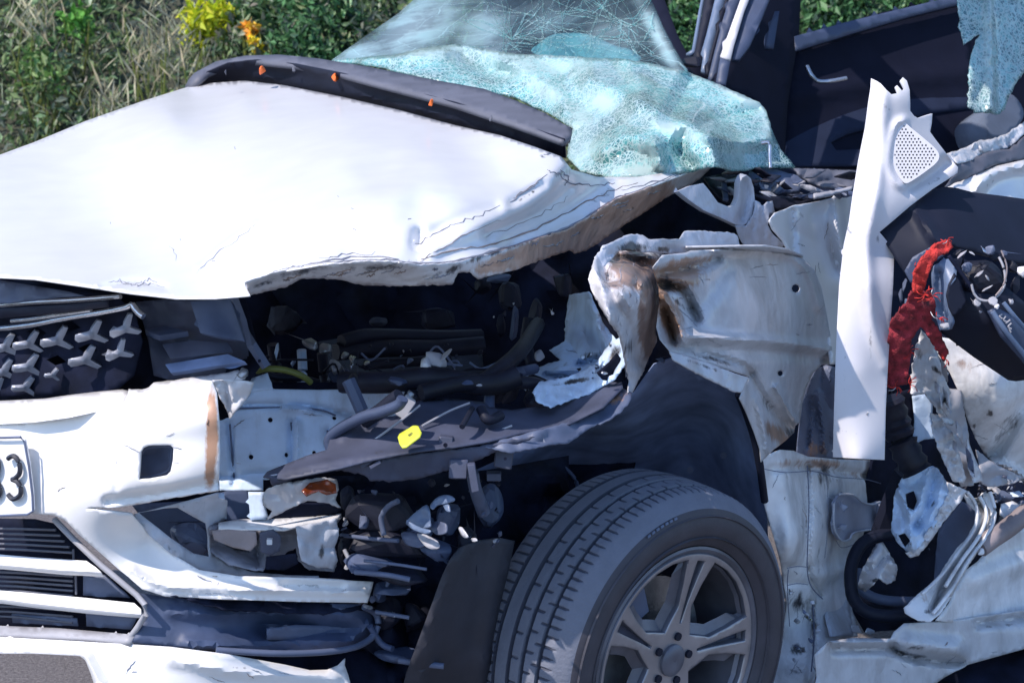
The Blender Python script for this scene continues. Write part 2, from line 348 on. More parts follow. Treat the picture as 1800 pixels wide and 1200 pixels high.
def meshobj(name, V, Fc, mat, parent, smooth=False, ang=35):
    me = bpy.data.meshes.new(name); rl = rootloc(parent); me.from_pydata([tuple(np.array(v, float) - rl) for v in V], [], [tuple(f) for f in Fc]); me.update()
    if smooth:
        me.shade_smooth()
        try: me.set_sharp_from_angle(angle=math.radians(ang))
        except Exception: pass
    return linkobj(name, me, parent, mat)
def chunk(name, x, y, Y, w_, h_, d_, mat, parent, rot=0, seed=0, n=14, box=False):
    """an irregular broken solid (convex hull) w_ x h_ px, d_ metres deep"""
    r = random.Random(seed * 31 + int(x) * 7 + int(y)); Yv = spec(x, y, Y); c = P(x, y, Yv); m = np.linalg.norm(c - CAMP) / FPX
    bm = bmesh.new(); ca, sa = math.cos(math.radians(rot)), math.sin(math.radians(rot))
    pts = [(i, j, k) for i in (-1, 1) for j in (-1, 1) for k in (-1, 1)] if box else [tuple(r.uniform(-1, 1) for _ in range(3)) for _ in range(n)]
    for a_, b_, e_ in pts:
        if not box:
            L = math.sqrt(a_ * a_ + b_ * b_ + e_ * e_) + 1e-6; g = r.uniform(.75, 1.05) / L; a_, b_, e_ = a_ * g, b_ * g, e_ * g
        else: a_ *= r.uniform(.92, 1); b_ *= r.uniform(.9, 1)
        u = a_ * w_ / 2 * m; v = b_ * h_ / 2 * m
        q = c + R_ * (u * ca - v * sa) + U_ * (-(u * sa) - v * ca) + np.array([0, 1.0, 0]) * e_ * d_ / 2 - rootloc(parent)
        bm.verts.new(q)
    bmesh.ops.convex_hull(bm, input=bm.verts[:])
    bmesh.ops.bevel(bm, geom=bm.edges[:], offset=min(w_, h_) * m * .06, segments=1, affect='EDGES')
    me = bpy.data.meshes.new(name); bm.to_mesh(me); bm.free()
    return linkobj(name, me, parent, mat)
def discs(name, spots, mat, parent, dY=-.003, seg=12):
    """shallow dark plugs/holes: (px,py,rpx,Yspec)"""
    for i, (x, y, r, Ys) in enumerate(spots):
        Yv = spec(x, y, Ys) + dY; V = []
        for k in range(seg):
            a = 2 * math.pi * k / seg; V.append(P(x + r * math.cos(a), y + r * math.sin(a), Yv))
        for k in range(seg):
            a = 2 * math.pi * k / seg; V.append(P(x + r * math.cos(a), y + r * math.sin(a), Yv + .004))
        Fc = [tuple(range(seg))[::-1]] + [(k, (k + 1) % seg, seg + (k + 1) % seg, seg + k) for k in range(seg)]
        meshobj(name, V, Fc, mat, parent)
# ================================================================ ground, verge, bank
def ground_mat(name, c1, c2, scale, bump):
    m = bpy.data.materials.new(name); n, l, b = nodes(m)
    tc = n.new('ShaderNodeTexCoord'); no = n.new('ShaderNodeTexNoise'); no.inputs['Scale'].default_value = scale; no.inputs['Detail'].default_value = 10; no.inputs['Roughness'].default_value = .75
    l.new(tc.outputs['Object'], no.inputs['Vector']); r = n.new('ShaderNodeMapRange'); r.inputs[1].default_value = .38; r.inputs[2].default_value = .62; l.new(no.outputs[0], r.inputs[0])
    mx = n.new('ShaderNodeMix'); mx.data_type = 'RGBA'; l.new(r.outputs[0], mx.inputs[0]); mx.inputs[6].default_value = (*c1, 1); mx.inputs[7].default_value = (*c2, 1)
    l.new(mx.outputs[2], b.inputs['Base Color']); b.inputs['Roughness'].default_value = .9
    bp = n.new('ShaderNodeBump'); bp.inputs['Strength'].default_value = bump; bp.inputs['Distance'].default_value = .01; l.new(no.outputs[0], bp.inputs['Height']); l.new(bp.outputs[0], b.inputs['Normal'])
    return m
asph = ground_mat('asphalt', (.10, .09, .095), (.26, .24, .24), 110, 1.0)
earth = ground_mat('bank_earth', (.035, .04, .028), (.085, .09, .06), 30, .8)
def sheet(name, x0, x1, y0, y1, fz, nx, ny, mat):
    V = [(x0 + (x1 - x0) * i / nx, y0 + (y1 - y0) * j / ny) for j in range(ny + 1) for i in range(nx + 1)]
    V = [(x, y, fz(x, y)) for x, y in V]
    Fc = [(j * (nx + 1) + i, j * (nx + 1) + i + 1, (j + 1) * (nx + 1) + i + 1, (j + 1) * (nx + 1) + i) for j in range(ny) for i in range(nx)]
    o = meshobj(name, V, Fc, mat, None, True, 180); o['kind'] = 'structure'; return o
sheet('ground', -120, 120, -60, 140, lambda x, y: -.01, 4, 4, earth)
sheet('road', -14, 14, -6, 3.6, lambda x, y: 0, 20, 10, asph)
def bank_z(x, y):
    t = max(0, y - 3.7); z = .0 + .62 * t + .22 * noise.noise(Vector((x * .5, y * .5, 1))) * min(1, t) + .08 * noise.noise(Vector((x * 2.2, y * 2.2, 5))) * min(1, t)
    return z if y > 3.72 else -.02
sheet('bank', -9, 9, 3.6, 12, lambda x, y: bank_z(x, y) if y < 11.9 else 4.5, 120, 60, earth)
# leaves and stalks -------------------------------------------------
def leafmat(name):
    m = bpy.data.materials.new(name); n, l, b = nodes(m)
    a = n.new('ShaderNodeAttribute'); a.attribute_name = 'tint'; l.new(a.outputs['Color'], b.inputs['Base Color']); b.inputs['Roughness'].default_value = .55
    tl = n.new('ShaderNodeBsdfTranslucent'); l.new(a.outputs['Color'], tl.inputs[0]); mx = n.new('ShaderNodeMixShader'); mx.inputs[0].default_value = .3
    l.new(b.outputs[0], mx.inputs[1]); l.new(tl.outputs[0], mx.inputs[2]); l.new(mx.outputs[0], n['Material Output'].inputs[0]); return m
LEAF = leafmat('leaf'); 
def leaves(name, C, size, pal, wts, aspect=2.2, upright=0.0, sizevar=.5):
    """C: Nx3 centres -> folded leaf blades of four corners each"""
    C = np.asarray(C); N = len(C); L = size * (1 + rng.uniform(-sizevar, sizevar, N)); W_ = L / aspect
    d = rng.normal(0, 1, (N, 3)); d[:, 2] = d[:, 2] * (1 - upright) + upright * 2.5; d /= np.linalg.norm(d, axis=1)[:, None]
    e = rng.normal(0, 1, (N, 3)); e -= (e * d).sum(1)[:, None] * d; e /= np.linalg.norm(e, axis=1)[:, None]; nrm = np.cross(d, e)
    V = np.empty((N, 4, 3)); V[:, 0] = C - d * L[:, None] / 2; V[:, 1] = C + e * W_[:, None] / 2 + nrm * W_[:, None] * .25
    V[:, 2] = C + d * L[:, None] / 2; V[:, 3] = C - e * W_[:, None] / 2 + nrm * W_[:, None] * .25
    idx = np.arange(N * 4).reshape(N, 4); T = np.concatenate([idx[:, [0, 1, 2]], idx[:, [0, 2, 3]]])
    me = bpy.data.meshes.new(name); me.from_pydata(V.reshape(-1, 3).tolist(), [], T.tolist())
    pal = np.array(pal) * np.array([1.65, 1.8, 1.6]); k = rng.choice(len(pal), N, p=np.array(wts) / sum(wts)); col = pal[k] * rng.uniform(.7, 1.3, (N, 1))
    ca = me.attributes.new('tint', 'FLOAT_COLOR', 'POINT'); full = np.ones((N, 4, 4)); full[:, :, :3] = col[:, None]; ca.data.foreach_set('color', full.ravel().astype(np.float32))
    return linkobj(name, me, None, LEAF)
OLIVE = [(.085, .12, .05), (.13, .16, .075), (.05, .085, .04), (.17, .175, .12), (.10, .15, .08), (.22, .23, .18), (.06, .07, .06), (.12, .10, .085)]
WT = [5, 5, 4, 3, 4, 2, 4, 2]
def scatter(n, x0, x1, y0, y1, h0, h1, dens=None):
    out = []
    while len(out) < n:
        x = rng.uniform(x0, x1, n); y = rng.uniform(y0, y1, n)
        for a, b in zip(x, y):
            q = noise.noise(Vector((a * 1.3, b * 1.3, 9)))
            if rng.random() < .45 + q:
                out.append((a, b, bank_z(a, b) + rng.uniform(h0, h1) * (.6 + .8 * max(0, q + .3))))
            if len(out) >= n: break
    return np.array(out)
o = leaves('weeds', scatter(120000, -3.2, 3.6, 3.8, 8.2, 0, .34), .036, OLIVE, WT); tag(o, kind='stuff', label='tangle of dry green and grey weeds on the bank', cat='weeds')
o = leaves('grass', scatter(8000, -3.2, 3.6, 3.8, 8.2, 0, .36), .10, OLIVE, [3, 5, 2, 5, 3, 5, 1, 2], aspect=18, upright=.55); tag(o, kind='stuff', label='dry grass blades standing among the weeds', cat='grass')
def plant(name, px, py, Y, r, n, size, pal, wts, label, group=None, aspect=2.0, stems=6, up=0, sy=1.0, cat='plant'):
    c = P(px, py, Y); gz = bank_z(c[0], c[1]); root = empty(name, (c[0], c[1], gz)); tag(root, label, cat, group)
    Cn = rng.normal(0, 1, (n, 3)); Cn /= np.linalg.norm(Cn, axis=1)[:, None]; Cn *= (rng.random((n, 1)) ** .45) * r * (1 + .35 * np.sin(Cn[:, :1] * 9 + Cn[:, 2:3] * 7)); Cn[:, 2] *= sy
    o = leaves('foliage', Cn + c, size, pal, wts, aspect, up); o.parent = root; o.location = -np.array(root.location)
    V = []; Fc = []
    for i in range(stems):
        tip = Cn[i * max(1, n // stems) % n] + c; base = np.array([c[0] + rng.normal(0, .03), c[1] + rng.normal(0, .03), gz - .03]); mid = (tip + base) / 2 + rng.normal(0, .03, 3)
        v, f = tubemesh([base, mid, tip], [.006, .004, .002], 5); k = len(V); V += v; Fc += [tuple(q + k for q in ff) for ff in f]
    meshobj('stem', V, Fc, M['hose'], root, True)
YEL = [(.40, .36, .012), (.34, .36, .02), (.16, .22, .02)]
plant('yellow_shrub', 350, 40, 5.0, .08, 300, .045, YEL, [6, 4, 1], 'bright yellow leafed shrub on the bank at the top', stems=5)
plant('yellow_shrub', 385, 22, 5.1, .06, 200, .04, YEL, [3, 5, 3], 'small yellow green sprig right beside the bright yellow shrub', stems=4)
plant('orange_flower', 440, 52, 4.9, .04, 70, .035, [(.55, .22, .02), (.60, .35, .03), (.2, .12, .04)], [4, 3, 2], 'orange flowering stalk above the hood')
plant('orange_flower', 449, 78, 4.85, .032, 46, .03, [(.50, .38, .02), (.45, .25, .03)], [4, 2], 'low yellow orange flower head just above the hood edge')
plant('green_weed', 138, 42, 5.0, .065, 130, .045, [(.07, .18, .03), (.11, .2, .05)], [3, 2], 'fresh green weed among grey stalks at top left', up=.3)
plant('green_weed', 70, 120, 4.8, .10, 190, .04, [(.09, .16, .05), (.14, .18, .08)], [3, 2], 'green weed on the lower left of the bank', up=.3)
plant('green_weed', 300, 210, 4.5, .08, 150, .035, [(.22, .30, .08), (.3, .33, .16)], [3, 2], 'pale green weed low on the bank behind the hood', up=.3)
DG = [(.025, .06, .025), (.04, .10, .04), (.08, .17, .07), (.015, .03, .02), (.2, .28, .16)]
for i, (x, y, Y, r, lb) in enumerate([(480, 45, 5.2, .16, 'dark green bush right of the orange flowers'), (570, 40, 5.0, .17, 'dark green bush directly left of the windscreen'), (530, 90, 4.7, .12, 'low dark bush touching the cowl line'),
        (650, 0, 5.5, .2, 'dark bush at the top edge over the windscreen corner'), (1185, 45, 5.0, .2, 'bush seen through the far side window'), (1210, 100, 4.9, .14, 'lower bush seen behind the cracked glass edge'), (1480, 30, 5.0, .2, 'bush seen through the rear door window'), (1600, 0, 5.2, .2, 'bush at the top right behind the rear door window')]):
    plant('bush', x, y, Y, r, int(2600 * (r / .17) ** 2), .035, DG, [4, 5, 3, 4, 1.2], lb, 'dark bushes on the bank behind the car', stems=8, cat='bush')
for i, (x, y, lb) in enumerate([(60, 30, 'bare grey stalks at the top left corner'), (255, 90, 'dry tan seed heads left of the yellow shrub'), (300, 75, 'dry straw tuft under the yellow shrub'), (180, 180, 'dry stalk tuft behind the white hood')]):
    plant('dry_tuft', x, y, 4.8 - i * .1, .12, 110, .09, [(.34, .30, .22), (.25, .2, .14), (.16, .15, .13)], [3, 2, 2], lb, 'dry tufts on the bank', aspect=14, up=.6, sy=1.3)
# ================================================================ the wrecked car
CAR = empty('wrecked_car', (P0[0] - .6, P0[1] + .8, 0))
tag(CAR, 'crumpled white car with torn open front corner and bare wheel', 'car')
W = M['white']; WI = M['white_in']; B = M['black']; V0 = M['void']
def pan(name, ol, ctrl, mat, parent=None, **k): return panel(name, ol, ctrl, mat, parent or CAR, **k)
# ---- hood
hood_edge = [(430, 497), (480, 480), (560, 466), (650, 459), (700, 461), (735, 466), (800, 462), (860, 447), (930, 425), (1000, 402), (1050, 372), (1085, 350), (1120, 338), (1180, 315), (1230, 297), (1256, 291)]
hood = pan('hood', [(-70, 300), (0, 272), (60, 250), (150, 213), (250, 178), (330, 153), (372, 146), (430, 142), (500, 150), (600, 170), (700, 193), (800, 220), (880, 238), (940, 258), (986, 275), (1005, 298), (1050, 311), (1120, 311), (1180, 302), (1230, 290), (1256, 291)] +
    hood_edge[::-1][1:] + [(440, 519), (380, 524), (310, 524), (230, 515), (150, 503), (60, 490), (0, 487), (-70, 480)],
    [(-70, 480, F(.80)), (0, 487, F(.80)), (150, 503, F(.80)), (310, 524, F(.80)), (440, 519, F(.76)), (500, 478, F(.70)), (600, 464, F(.66)), (735, 466, F(.56)), (860, 447, F(.38)), (1000, 402, .20), (1120, 338, .50), (1256, 291, .85),
     (-70, 300, Z(1.16)), (0, 272, Z(1.17)), (150, 213, Z(1.2)), (330, 153, Z(1.24)), (430, 142, Z(1.26)), (600, 170, Z(1.27)), (800, 220, Z(1.26)), (986, 275, Z(1.24)), (1120, 311, .64), (1050, 311, .50), (200, 400, Z(1.12)), (500, 300, Z(1.215)), (760, 340, Z(1.235)), (430, 172, Z(1.255)), (600, 200, Z(1.264)), (300, 200, Z(1.235)), (800, 250, Z(1.25)), (350, 300, Z(1.19)), (560, 420, Z(1.185))],
    W, th=.0025, step=5, sharp=60, creases=[([(640, 310), (590, 350), (540, 420)], 40, -.025), ([(350, 470), (400, 425), (450, 392)], 5, .012), ([(690, 300), (740, 330), (770, 430)], 46, -.045), ([(1000, 290), (930, 350), (880, 370), (760, 440)], 22, .035), ([(955, 325), (900, 355)], 9, -.02), ([(870, 365), (800, 390), (735, 428)], 13, -.022),
        ([(1080, 320), (1000, 360), (900, 420)], 18, -.03), ([(735, 410), (742, 430)], 12, -.03), ([(1000, 330), (940, 375), (860, 410)], 9, -.03), ([(620, 440), (700, 400), (760, 330), (860, 280)], 30, -.02), ([(180, 505), (235, 495), (290, 505)], 5, -.012)],
    stains=[(230, 500, 40, 5, 5, .55, 'dark'), (300, 455, 20, 2, -20, .5, 'dark'), (925, 345, 35, 3, -32, .8, 'dark'), (1060, 345, 40, 8, -35, .5, 'dark'), (985, 305, 22, 6, -20, .6, 'dark'), (740, 455, 60, 6, -10, .45, 'dark'), (480, 485, 60, 5, -14, .6, 'dark'), (430, 380, 50, 2, -40, .5, 'dark'), (960, 275, 18, 4, 0, .6, 'dark'), (600, 462, 80, 5, -6, .5, 'dark')])  # dark entries: scuffs, plus shade painted along creases and fold
tag(hood, 'buckled white hood')
pan('hood_folded_edge', hood_edge + [(1225, 318), (1180, 343), (1130, 375), (1080, 408), (1030, 441), (1010, 446), (1000, 440), (900, 476), (840, 491), (825, 478), (805, 480), (795, 500), (700, 503), (640, 502), (600, 492), (560, 490), (530, 490), (500, 506), (470, 512), (441, 519)],
    [(430, 497, F(.755)), (600, 462, F(.665)), (735, 466, F(.565)), (860, 447, F(.385)), (1000, 402, .195), (1120, 338, .495), (1256, 291, .84), (500, 506, F(.64)), (640, 502, F(.57)), (800, 500, F(.46)), (900, 476, F(.31)), (1030, 441, .36), (1130, 375, .62), (1225, 318, .90)],
    M['fold'], hood, th=.0018, step=5, crum=.022, cscale=60, aniso=(1, 2.2), jag=.6, seed=3, sharp=28,
    stains=[(1000, 425, 110, 26, -20, 2.2), (1100, 370, 80, 26, -32, 2.4), (900, 455, 70, 16, -18, 1.6), (880, 440, 120, 6, -20, .8, 'dark'), (1080, 350, 60, 8, -32, .7, 'dark'), (660, 470, 60, 8, -4, .7, 'dark'), (540, 475, 70, 8, -12, .75, 'dark'), (790, 475, 40, 8, -20, .8, 'dark'), (470, 498, 40, 8, -10, .6, 'dark')])
def ho(x, y, z, d): return ('o', (x, y, Z(z)), d)
# ---- cowl panel bowed up behind the hood
cowl = pan('cowl_panel', [(325, 153), (331, 140), (342, 128), (380, 108), (430, 98), (490, 96), (560, 103), (650, 118), (760, 140), (850, 156), (910, 178), (960, 200), (1006, 227), (1003, 240), (990, 247), (900, 215), (800, 182), (700, 156), (600, 130), (520, 114), (450, 107), (400, 113), (365, 128), (342, 146), (330, 155)],
    [(325, 153, ho(330, 153, 1.24, .02)), (342, 128, ho(350, 150, 1.245, .05)), (430, 98, ho(430, 142, 1.26, .14)), (560, 103, ho(560, 162, 1.268, .2)), (760, 140, ho(760, 212, 1.262, .24)), (910, 178, ho(910, 250, 1.25, .22)), (1006, 227, ho(990, 270, 1.24, .1)), (990, 247, ho(986, 275, 1.24, .03)), (800, 182, ho(800, 220, 1.26, .03)), (600, 130, ho(600, 170, 1.27, .03)), (450, 107, ho(450, 144, 1.262, .03)), (365, 128, ho(372, 146, 1.25, .02))],
    M['cowl'], th=.012, step=8, stains=[(700, 140, 200, 6, 12, .35, 'dark')])
pan('cowl_underside', [(335, 152), (365, 127), (400, 112), (450, 106), (520, 113), (600, 129), (700, 155), (800, 181), (900, 214), (992, 246), (994, 278), (940, 266), (880, 246), (800, 228), (700, 201), (600, 178), (500, 158), (430, 150), (370, 152)],
    [(335, 152, ho(330, 153, 1.24, .05)), (450, 106, ho(450, 144, 1.262, .045)), (600, 129, ho(600, 170, 1.27, .045)), (800, 181, ho(800, 220, 1.26, .045)), (992, 246, ho(986, 275, 1.24, .045)), (994, 278, ho(986, 275, 1.24, .12)), (800, 228, ho(800, 220, 1.26, .14)), (600, 178, ho(600, 170, 1.27, .14)), (430, 150, ho(430, 142, 1.26, .12))],
    M['smooth_black'], cowl, th=.003, step=9, crum=.03, cscale=50, creases=[([(450, 135), (700, 185), (960, 262)], 6, .03)])
for x, y, s_, lb in [(461, 120, 8, None), (589, 133, 8, None), (757, 176, 7, None)]:
    chunk('orange_clip', x, y + 3, ho(x, y + 32, 1.262, -.07), s_ * 2.1, s_ * 2.6, .05, M['orange'], cowl, seed=x, n=10)
for x, y in [(517, 122), (643, 146), (732, 168), (862, 208), (395, 128)]:
    chunk('grey_tab', x, y, ho(x, y + 34, 1.262, .03), 9, 16, .015, M['cowl'], cowl, seed=x, n=9)
# ---- windscreen
ws = pan('windscreen', [(583, 106), (640, 65), (700, 24), (760, -30), (1128, -30), (1150, 10), (1165, 45), (1186, 85), (1208, 122), (1211, 130), (1100, 110), (1000, 103), (900, 97), (800, 88), (700, 105), (640, 112)],
    [(583, 106, 2.05), (800, 88, 1.9), (1000, 103, 1.55), (1211, 130, 1.3), (760, -30, 2.7), (1128, -30, 1.95), (950, 0, 2.2)], M['sheet'], th=.005, step=9, crum=.01, cscale=90,
    stains=[(725, 50, 85, 42, -35, .8), (640, 90, 60, 14, -10, .7), (850, 60, 45, 60, 10, .42), (1160, 70, 10, 60, -28, .9), (960, 40, 60, 30, 0, .10), (1080, 60, 50, 30, 0, .18)])  # pale blobs paint a sky reflection into the left of the sheet
pan('crazed_glass', [(583, 106), (640, 101), (700, 95), (750, 83), (800, 78), (850, 86), (900, 94), (1000, 99), (1100, 104), (1150, 113), (1210, 127), (1270, 151), (1335, 180), (1347, 195), (1360, 235), (1372, 262), (1398, 293), (1340, 292), (1318, 298), (1290, 301), (1262, 293), (1200, 300), (1140, 312), (1070, 311), (1020, 300), (997, 275), (1000, 245), (1007, 226), (960, 197), (905, 168), (850, 158), (800, 148), (740, 134), (680, 121), (620, 110)],
    [(583, 106, 1.98), (800, 78, 1.75), (1000, 99, 1.52), (1210, 127, 1.32), (1335, 180, 1.18), (1398, 293, 1.02), (1290, 301, .84), (1140, 312, .74), (1000, 290, .92), (1007, 226, 1.12), (905, 168, 1.42), (740, 134, 1.5), (1100, 180, 1.12), (1120, 240, .80), (1250, 200, 1.08), (1240, 240, .84)],
    M['crazed'], ws, th=.007, step=6, sharp=24, crum=.03, cscale=70, seed=5, jag=.5,
    creases=[([(1040, 140), (1120, 178), (1190, 212), (1236, 232), (1262, 290)], 46, .11, 1), ([(1150, 250), (1156, 262), (1160, 288)], 16, .05, 1), ([(1178, 205), (1205, 160), (1215, 130)], 26, -.06, 1), ([(1345, 245), (1290, 250), (1250, 236)], 22, .06, 1), ([(880, 105), (960, 150), (1010, 215)], 34, .06, 1), ([(1060, 265), (1100, 240), (1150, 252)], 24, .05, 1), ([(1240, 215), (1300, 200), (1340, 190)], 20, -.05, 1), ([(640, 108), (720, 100), (800, 92)], 16, .05, 1), ([(800, 90), (850, 118), (900, 130)], 20, -.05, 1), ([(1100, 110), (1130, 150), (1120, 178)], 24, .04, 1), ([(1200, 240), (1195, 270), (1215, 292)], 20, -.05, 1)],
    stains=[(1110, 274, 50, 18, 8, 1.0, 'dark'), (1060, 225, 60, 18, 30, .4, 'dark'), (890, 148, 55, 7, 14, .9, 'dark'), (1330, 262, 20, 10, 0, .8, 'dark'), (1215, 262, 30, 22, 0, .25, 'dark'),
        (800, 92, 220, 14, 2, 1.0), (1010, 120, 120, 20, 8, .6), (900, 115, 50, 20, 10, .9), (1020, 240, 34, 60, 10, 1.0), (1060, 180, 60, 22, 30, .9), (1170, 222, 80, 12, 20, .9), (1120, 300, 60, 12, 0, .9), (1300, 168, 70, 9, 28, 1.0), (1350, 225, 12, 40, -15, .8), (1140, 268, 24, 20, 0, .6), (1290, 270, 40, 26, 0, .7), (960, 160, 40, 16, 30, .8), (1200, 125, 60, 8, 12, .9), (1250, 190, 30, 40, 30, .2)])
CV = []; CF = []
def crack(x, y, a, L, r_=.0011):
    pts = [(x, y)]
    while L > 0:
        st_ = rng.uniform(8, 16); a += rng.normal(0, .16); x += st_ * math.cos(a); y += st_ * math.sin(a) * .8; L -= st_; pts.append((x, y))
        if rng.random() < .12 and L > 30: crack(x, y, a + rng.choice([-.6, .6]), L * .5, r_ * .7)
    pts = [p for p in pts if p[1] > -28 and 640 < p[0] < 1150 and p[1] < 100]
    if len(pts) < 2: return
    X_ = np.array(pts, float); Yq = tps([(583, 106, 2.05), (800, 88, 1.9), (1000, 103, 1.55), (1211, 130, 1.3), (760, -30, 2.7), (1128, -30, 1.95), (950, 0, 2.2)], X_) - .016
    Wq = [w_ - rootloc(CAR) for w_ in Pv(X_, Yq)]; v, f = tubemesh(Wq, r_, 3, False); k = len(CV); CV.extend(v); CF.extend([tuple(q + k for q in ff) for ff in f])
for cx_, cy_, nn in [(1085, 45, 20), (1040, 15, 14), (1000, 80, 12), (940, 30, 12), (1120, 80, 14), (900, 75, 10)]:
    for i in range(nn): crack(cx_ + rng.normal(0, 10), cy_ + rng.normal(0, 8), i * 6.283 / nn + rng.normal(0, .25), rng.uniform(40, 130), .00055)
for i in range(12): crack(900, 70, -2.6 + i * .22, rng.uniform(60, 120), .0008)
for i in range(16): crack(1150 + i, -20 + i * 9, 1.4 + rng.normal(0, .5), 60, .0013)
me_ = bpy.data.meshes.new('glass_cracks'); me_.from_pydata([tuple(v) for v in CV], [], CF); ck_ = linkobj('glass_cracks', me_, ws, M['crazed']); ck_['kind'] = 'stuff'
pan('airbag_cloth', [(936, 92), (950, 75), (970, 62), (1000, 58), (1040, 62), (1080, 80), (1110, 88), (1125, 106), (1060, 112), (1000, 108)], [(936, 92, 2.0), (1000, 58, 2.1), (1125, 106, 1.9)], M['trimw'], sm=True, crum=.08, cscale=30, step=6)
# ---- cabin: roof (above the frame, added to shade the cabin), pillars, far doors
pan('unseen_roof', [(760, -420), (1150, -560), (2300, -560), (2300, -20), (1980, -30), (1500, -330), (1000, -300)], [(760, -420, 3.2), (1150, -560, 1.4), (2300, -560, 2.3), (2300, -20, 4.6), (1500, -330, 1.4), (1980, -30, 3.9)], W, th=.03, step=60)
cab = pan('cabin_lining', [(1215, 100), (1300, 90), (1400, 60), (1395, -40), (1700, -40), (1900, -40), (1900, 480), (1230, 480), (1180, 300)], [(1215, 100, 2.1), (1400, 60, 2.25), (1900, -40, 3.0), (1900, 480, 2.7), (1230, 480, 1.9)], M['interior'], holes=[[(1404, 62), (1404, -35), (1705, -35), (1700, -5), (1550, 22)]], step=24, crum=.02)
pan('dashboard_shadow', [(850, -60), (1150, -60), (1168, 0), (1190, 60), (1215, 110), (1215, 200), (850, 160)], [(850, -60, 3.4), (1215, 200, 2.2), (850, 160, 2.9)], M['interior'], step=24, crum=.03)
pan('cabin_floor', [(1180, 330), (2000, 300), (2300, 800), (1350, 800)], [(1180, 330, 1.9), (2000, 300, 3.0), (2300, 800, 2.4), (1350, 800, 1.2)], M['interior'], step=40, crum=.03)
pil = pan('door_pillar', [(1284, -40), (1410, -40), (1404, 65), (1385, 180), (1378, 290), (1352, 290), (1335, 180), (1260, 148), (1284, 104), (1300, 60)], [(1284, -40, 1.9), (1410, -40, 2.15), (1378, 290, 1.75), (1260, 148, 1.6)], M['interior'], step=14, th=.03)
def strip(name, ol, Y0, Y1, mat, parent=CAR, th=.01, **k):
    ys = [p[1] for p in ol]; y0, y1 = min(ys), max(ys)
    return panel(name, ol, [(ol[0][0], y0, Y0), (ol[0][0] + 60, y0, Y0), (ol[0][0], y1, Y1)], mat, parent, th=th, step=12, **k)
M['bluegrey'] = paint('blue_grey_seal', (.13, .18, .28), .4, var=.1, bump=.05)
M['navy2'] = paint('dark_navy_card', (.022, .03, .06), .8, var=.1, bump=.05, spec_=.12)
M['navy'] = paint('navy_trim', (.05, .07, .13), .5, var=.1, bump=.05)
strip('window_edge_trim', [(1240, -40), (1246, -40), (1234, 20), (1222, 92), (1214, 96), (1206, 94), (1216, 88), (1228, 20)], 1.95, 1.75, M['bluegrey'], pil)
strip('pillar_seal', [(1246, -40), (1268, -40), (1253, 30), (1240, 70), (1233, 110), (1218, 100), (1222, 88), (1233, 30)], 1.93, 1.73, M['smooth_black'], pil)
strip('pillar_channel', [(1266, -40), (1286, -40), (1266, 30), (1250, 90), (1242, 130), (1232, 124), (1236, 100), (1232, 94), (1242, 60), (1254, 10)], 1.9, 1.7, M['bluegrey'], pil)
strip('pillar_seal', [(1286, -40), (1294, -40), (1272, 30), (1254, 96), (1246, 134), (1240, 128), (1250, 88), (1266, 30)], 1.88, 1.68, M['smooth_black'], pil)
strip('pillar_channel', [(1294, -40), (1316, -40), (1290, 40), (1268, 96), (1258, 145), (1244, 140), (1256, 90), (1272, 30)], 1.86, 1.66, M['navy'], pil)
strip('pillar_sunlit_trim', [(1316, -40), (1332, -40), (1308, 20), (1290, 80), (1284, 105), (1266, 99), (1280, 60), (1298, 10)], 1.82, 1.62, M['trimw'], pil)
strip('pillar_pad', [(1332, -40), (1368, -40), (1340, 30), (1318, 80), (1300, 104), (1286, 104), (1294, 70), (1310, 20)], 1.84, 1.64, M['navy'], pil)
strip('pillar_pad', [(1266, 101), (1284, 106), (1276, 150), (1258, 146)], 1.63, 1.58, M['navy'], pil)
strip('seat_belt_guide', [(1362, 20), (1370, 20), (1364, 60), (1360, 85), (1346, 85), (1352, 50)], 1.85, 1.8, M['navy'], pil)
chunk('mirror_block', 1218, 112, 1.62, 42, 34, .05, M['smooth_black'], CAR, seed=2)
rd = pan('far_rear_door', [(1396, 68), (1500, 40), (1600, 15), (1700, -8), (1705, 50), (1708, 110), (1740, 230), (1700, 262), (1640, 300), (1378, 296), (1385, 180)], [(1396, 68, 2.05), (1700, -8, 2.45), (1740, 230, 2.2), (1378, 296, 1.85)], M['interior'], step=14, th=.03, creases=[([(1385, 172), (1500, 152), (1708, 128)], 8, .02)])
pan('door_top_ledge', [(1397, 64), (1500, 36), (1600, 12), (1700, -12), (1702, 2), (1600, 28), (1500, 58), (1398, 90)], [(1397, 64, 2.0), (1700, -12, 2.4), (1398, 90, 1.98), (1702, 2, 2.38)], M['navy'], rd, th=.02, step=9)
pan('door_lower_card', [(1384, 175), (1450, 162), (1530, 152), (1620, 140), (1706, 128), (1712, 190), (1640, 198), (1560, 215), (1490, 235), (1460, 250), (1470, 264), (1530, 262), (1560, 290), (1380, 292)], [(1384, 175, 1.98), (1706, 128, 2.3), (1380, 292, 1.84), (1560, 290, 1.95)], M['navy2'], rd, th=.012, step=10)
tube('door_pull', [(1418, 116, 1.93), (1426, 132, 1.92), (1438, 143, 1.92), (1460, 143, 1.92), (1488, 138, 1.93)], .006, M['chrome'], rd)
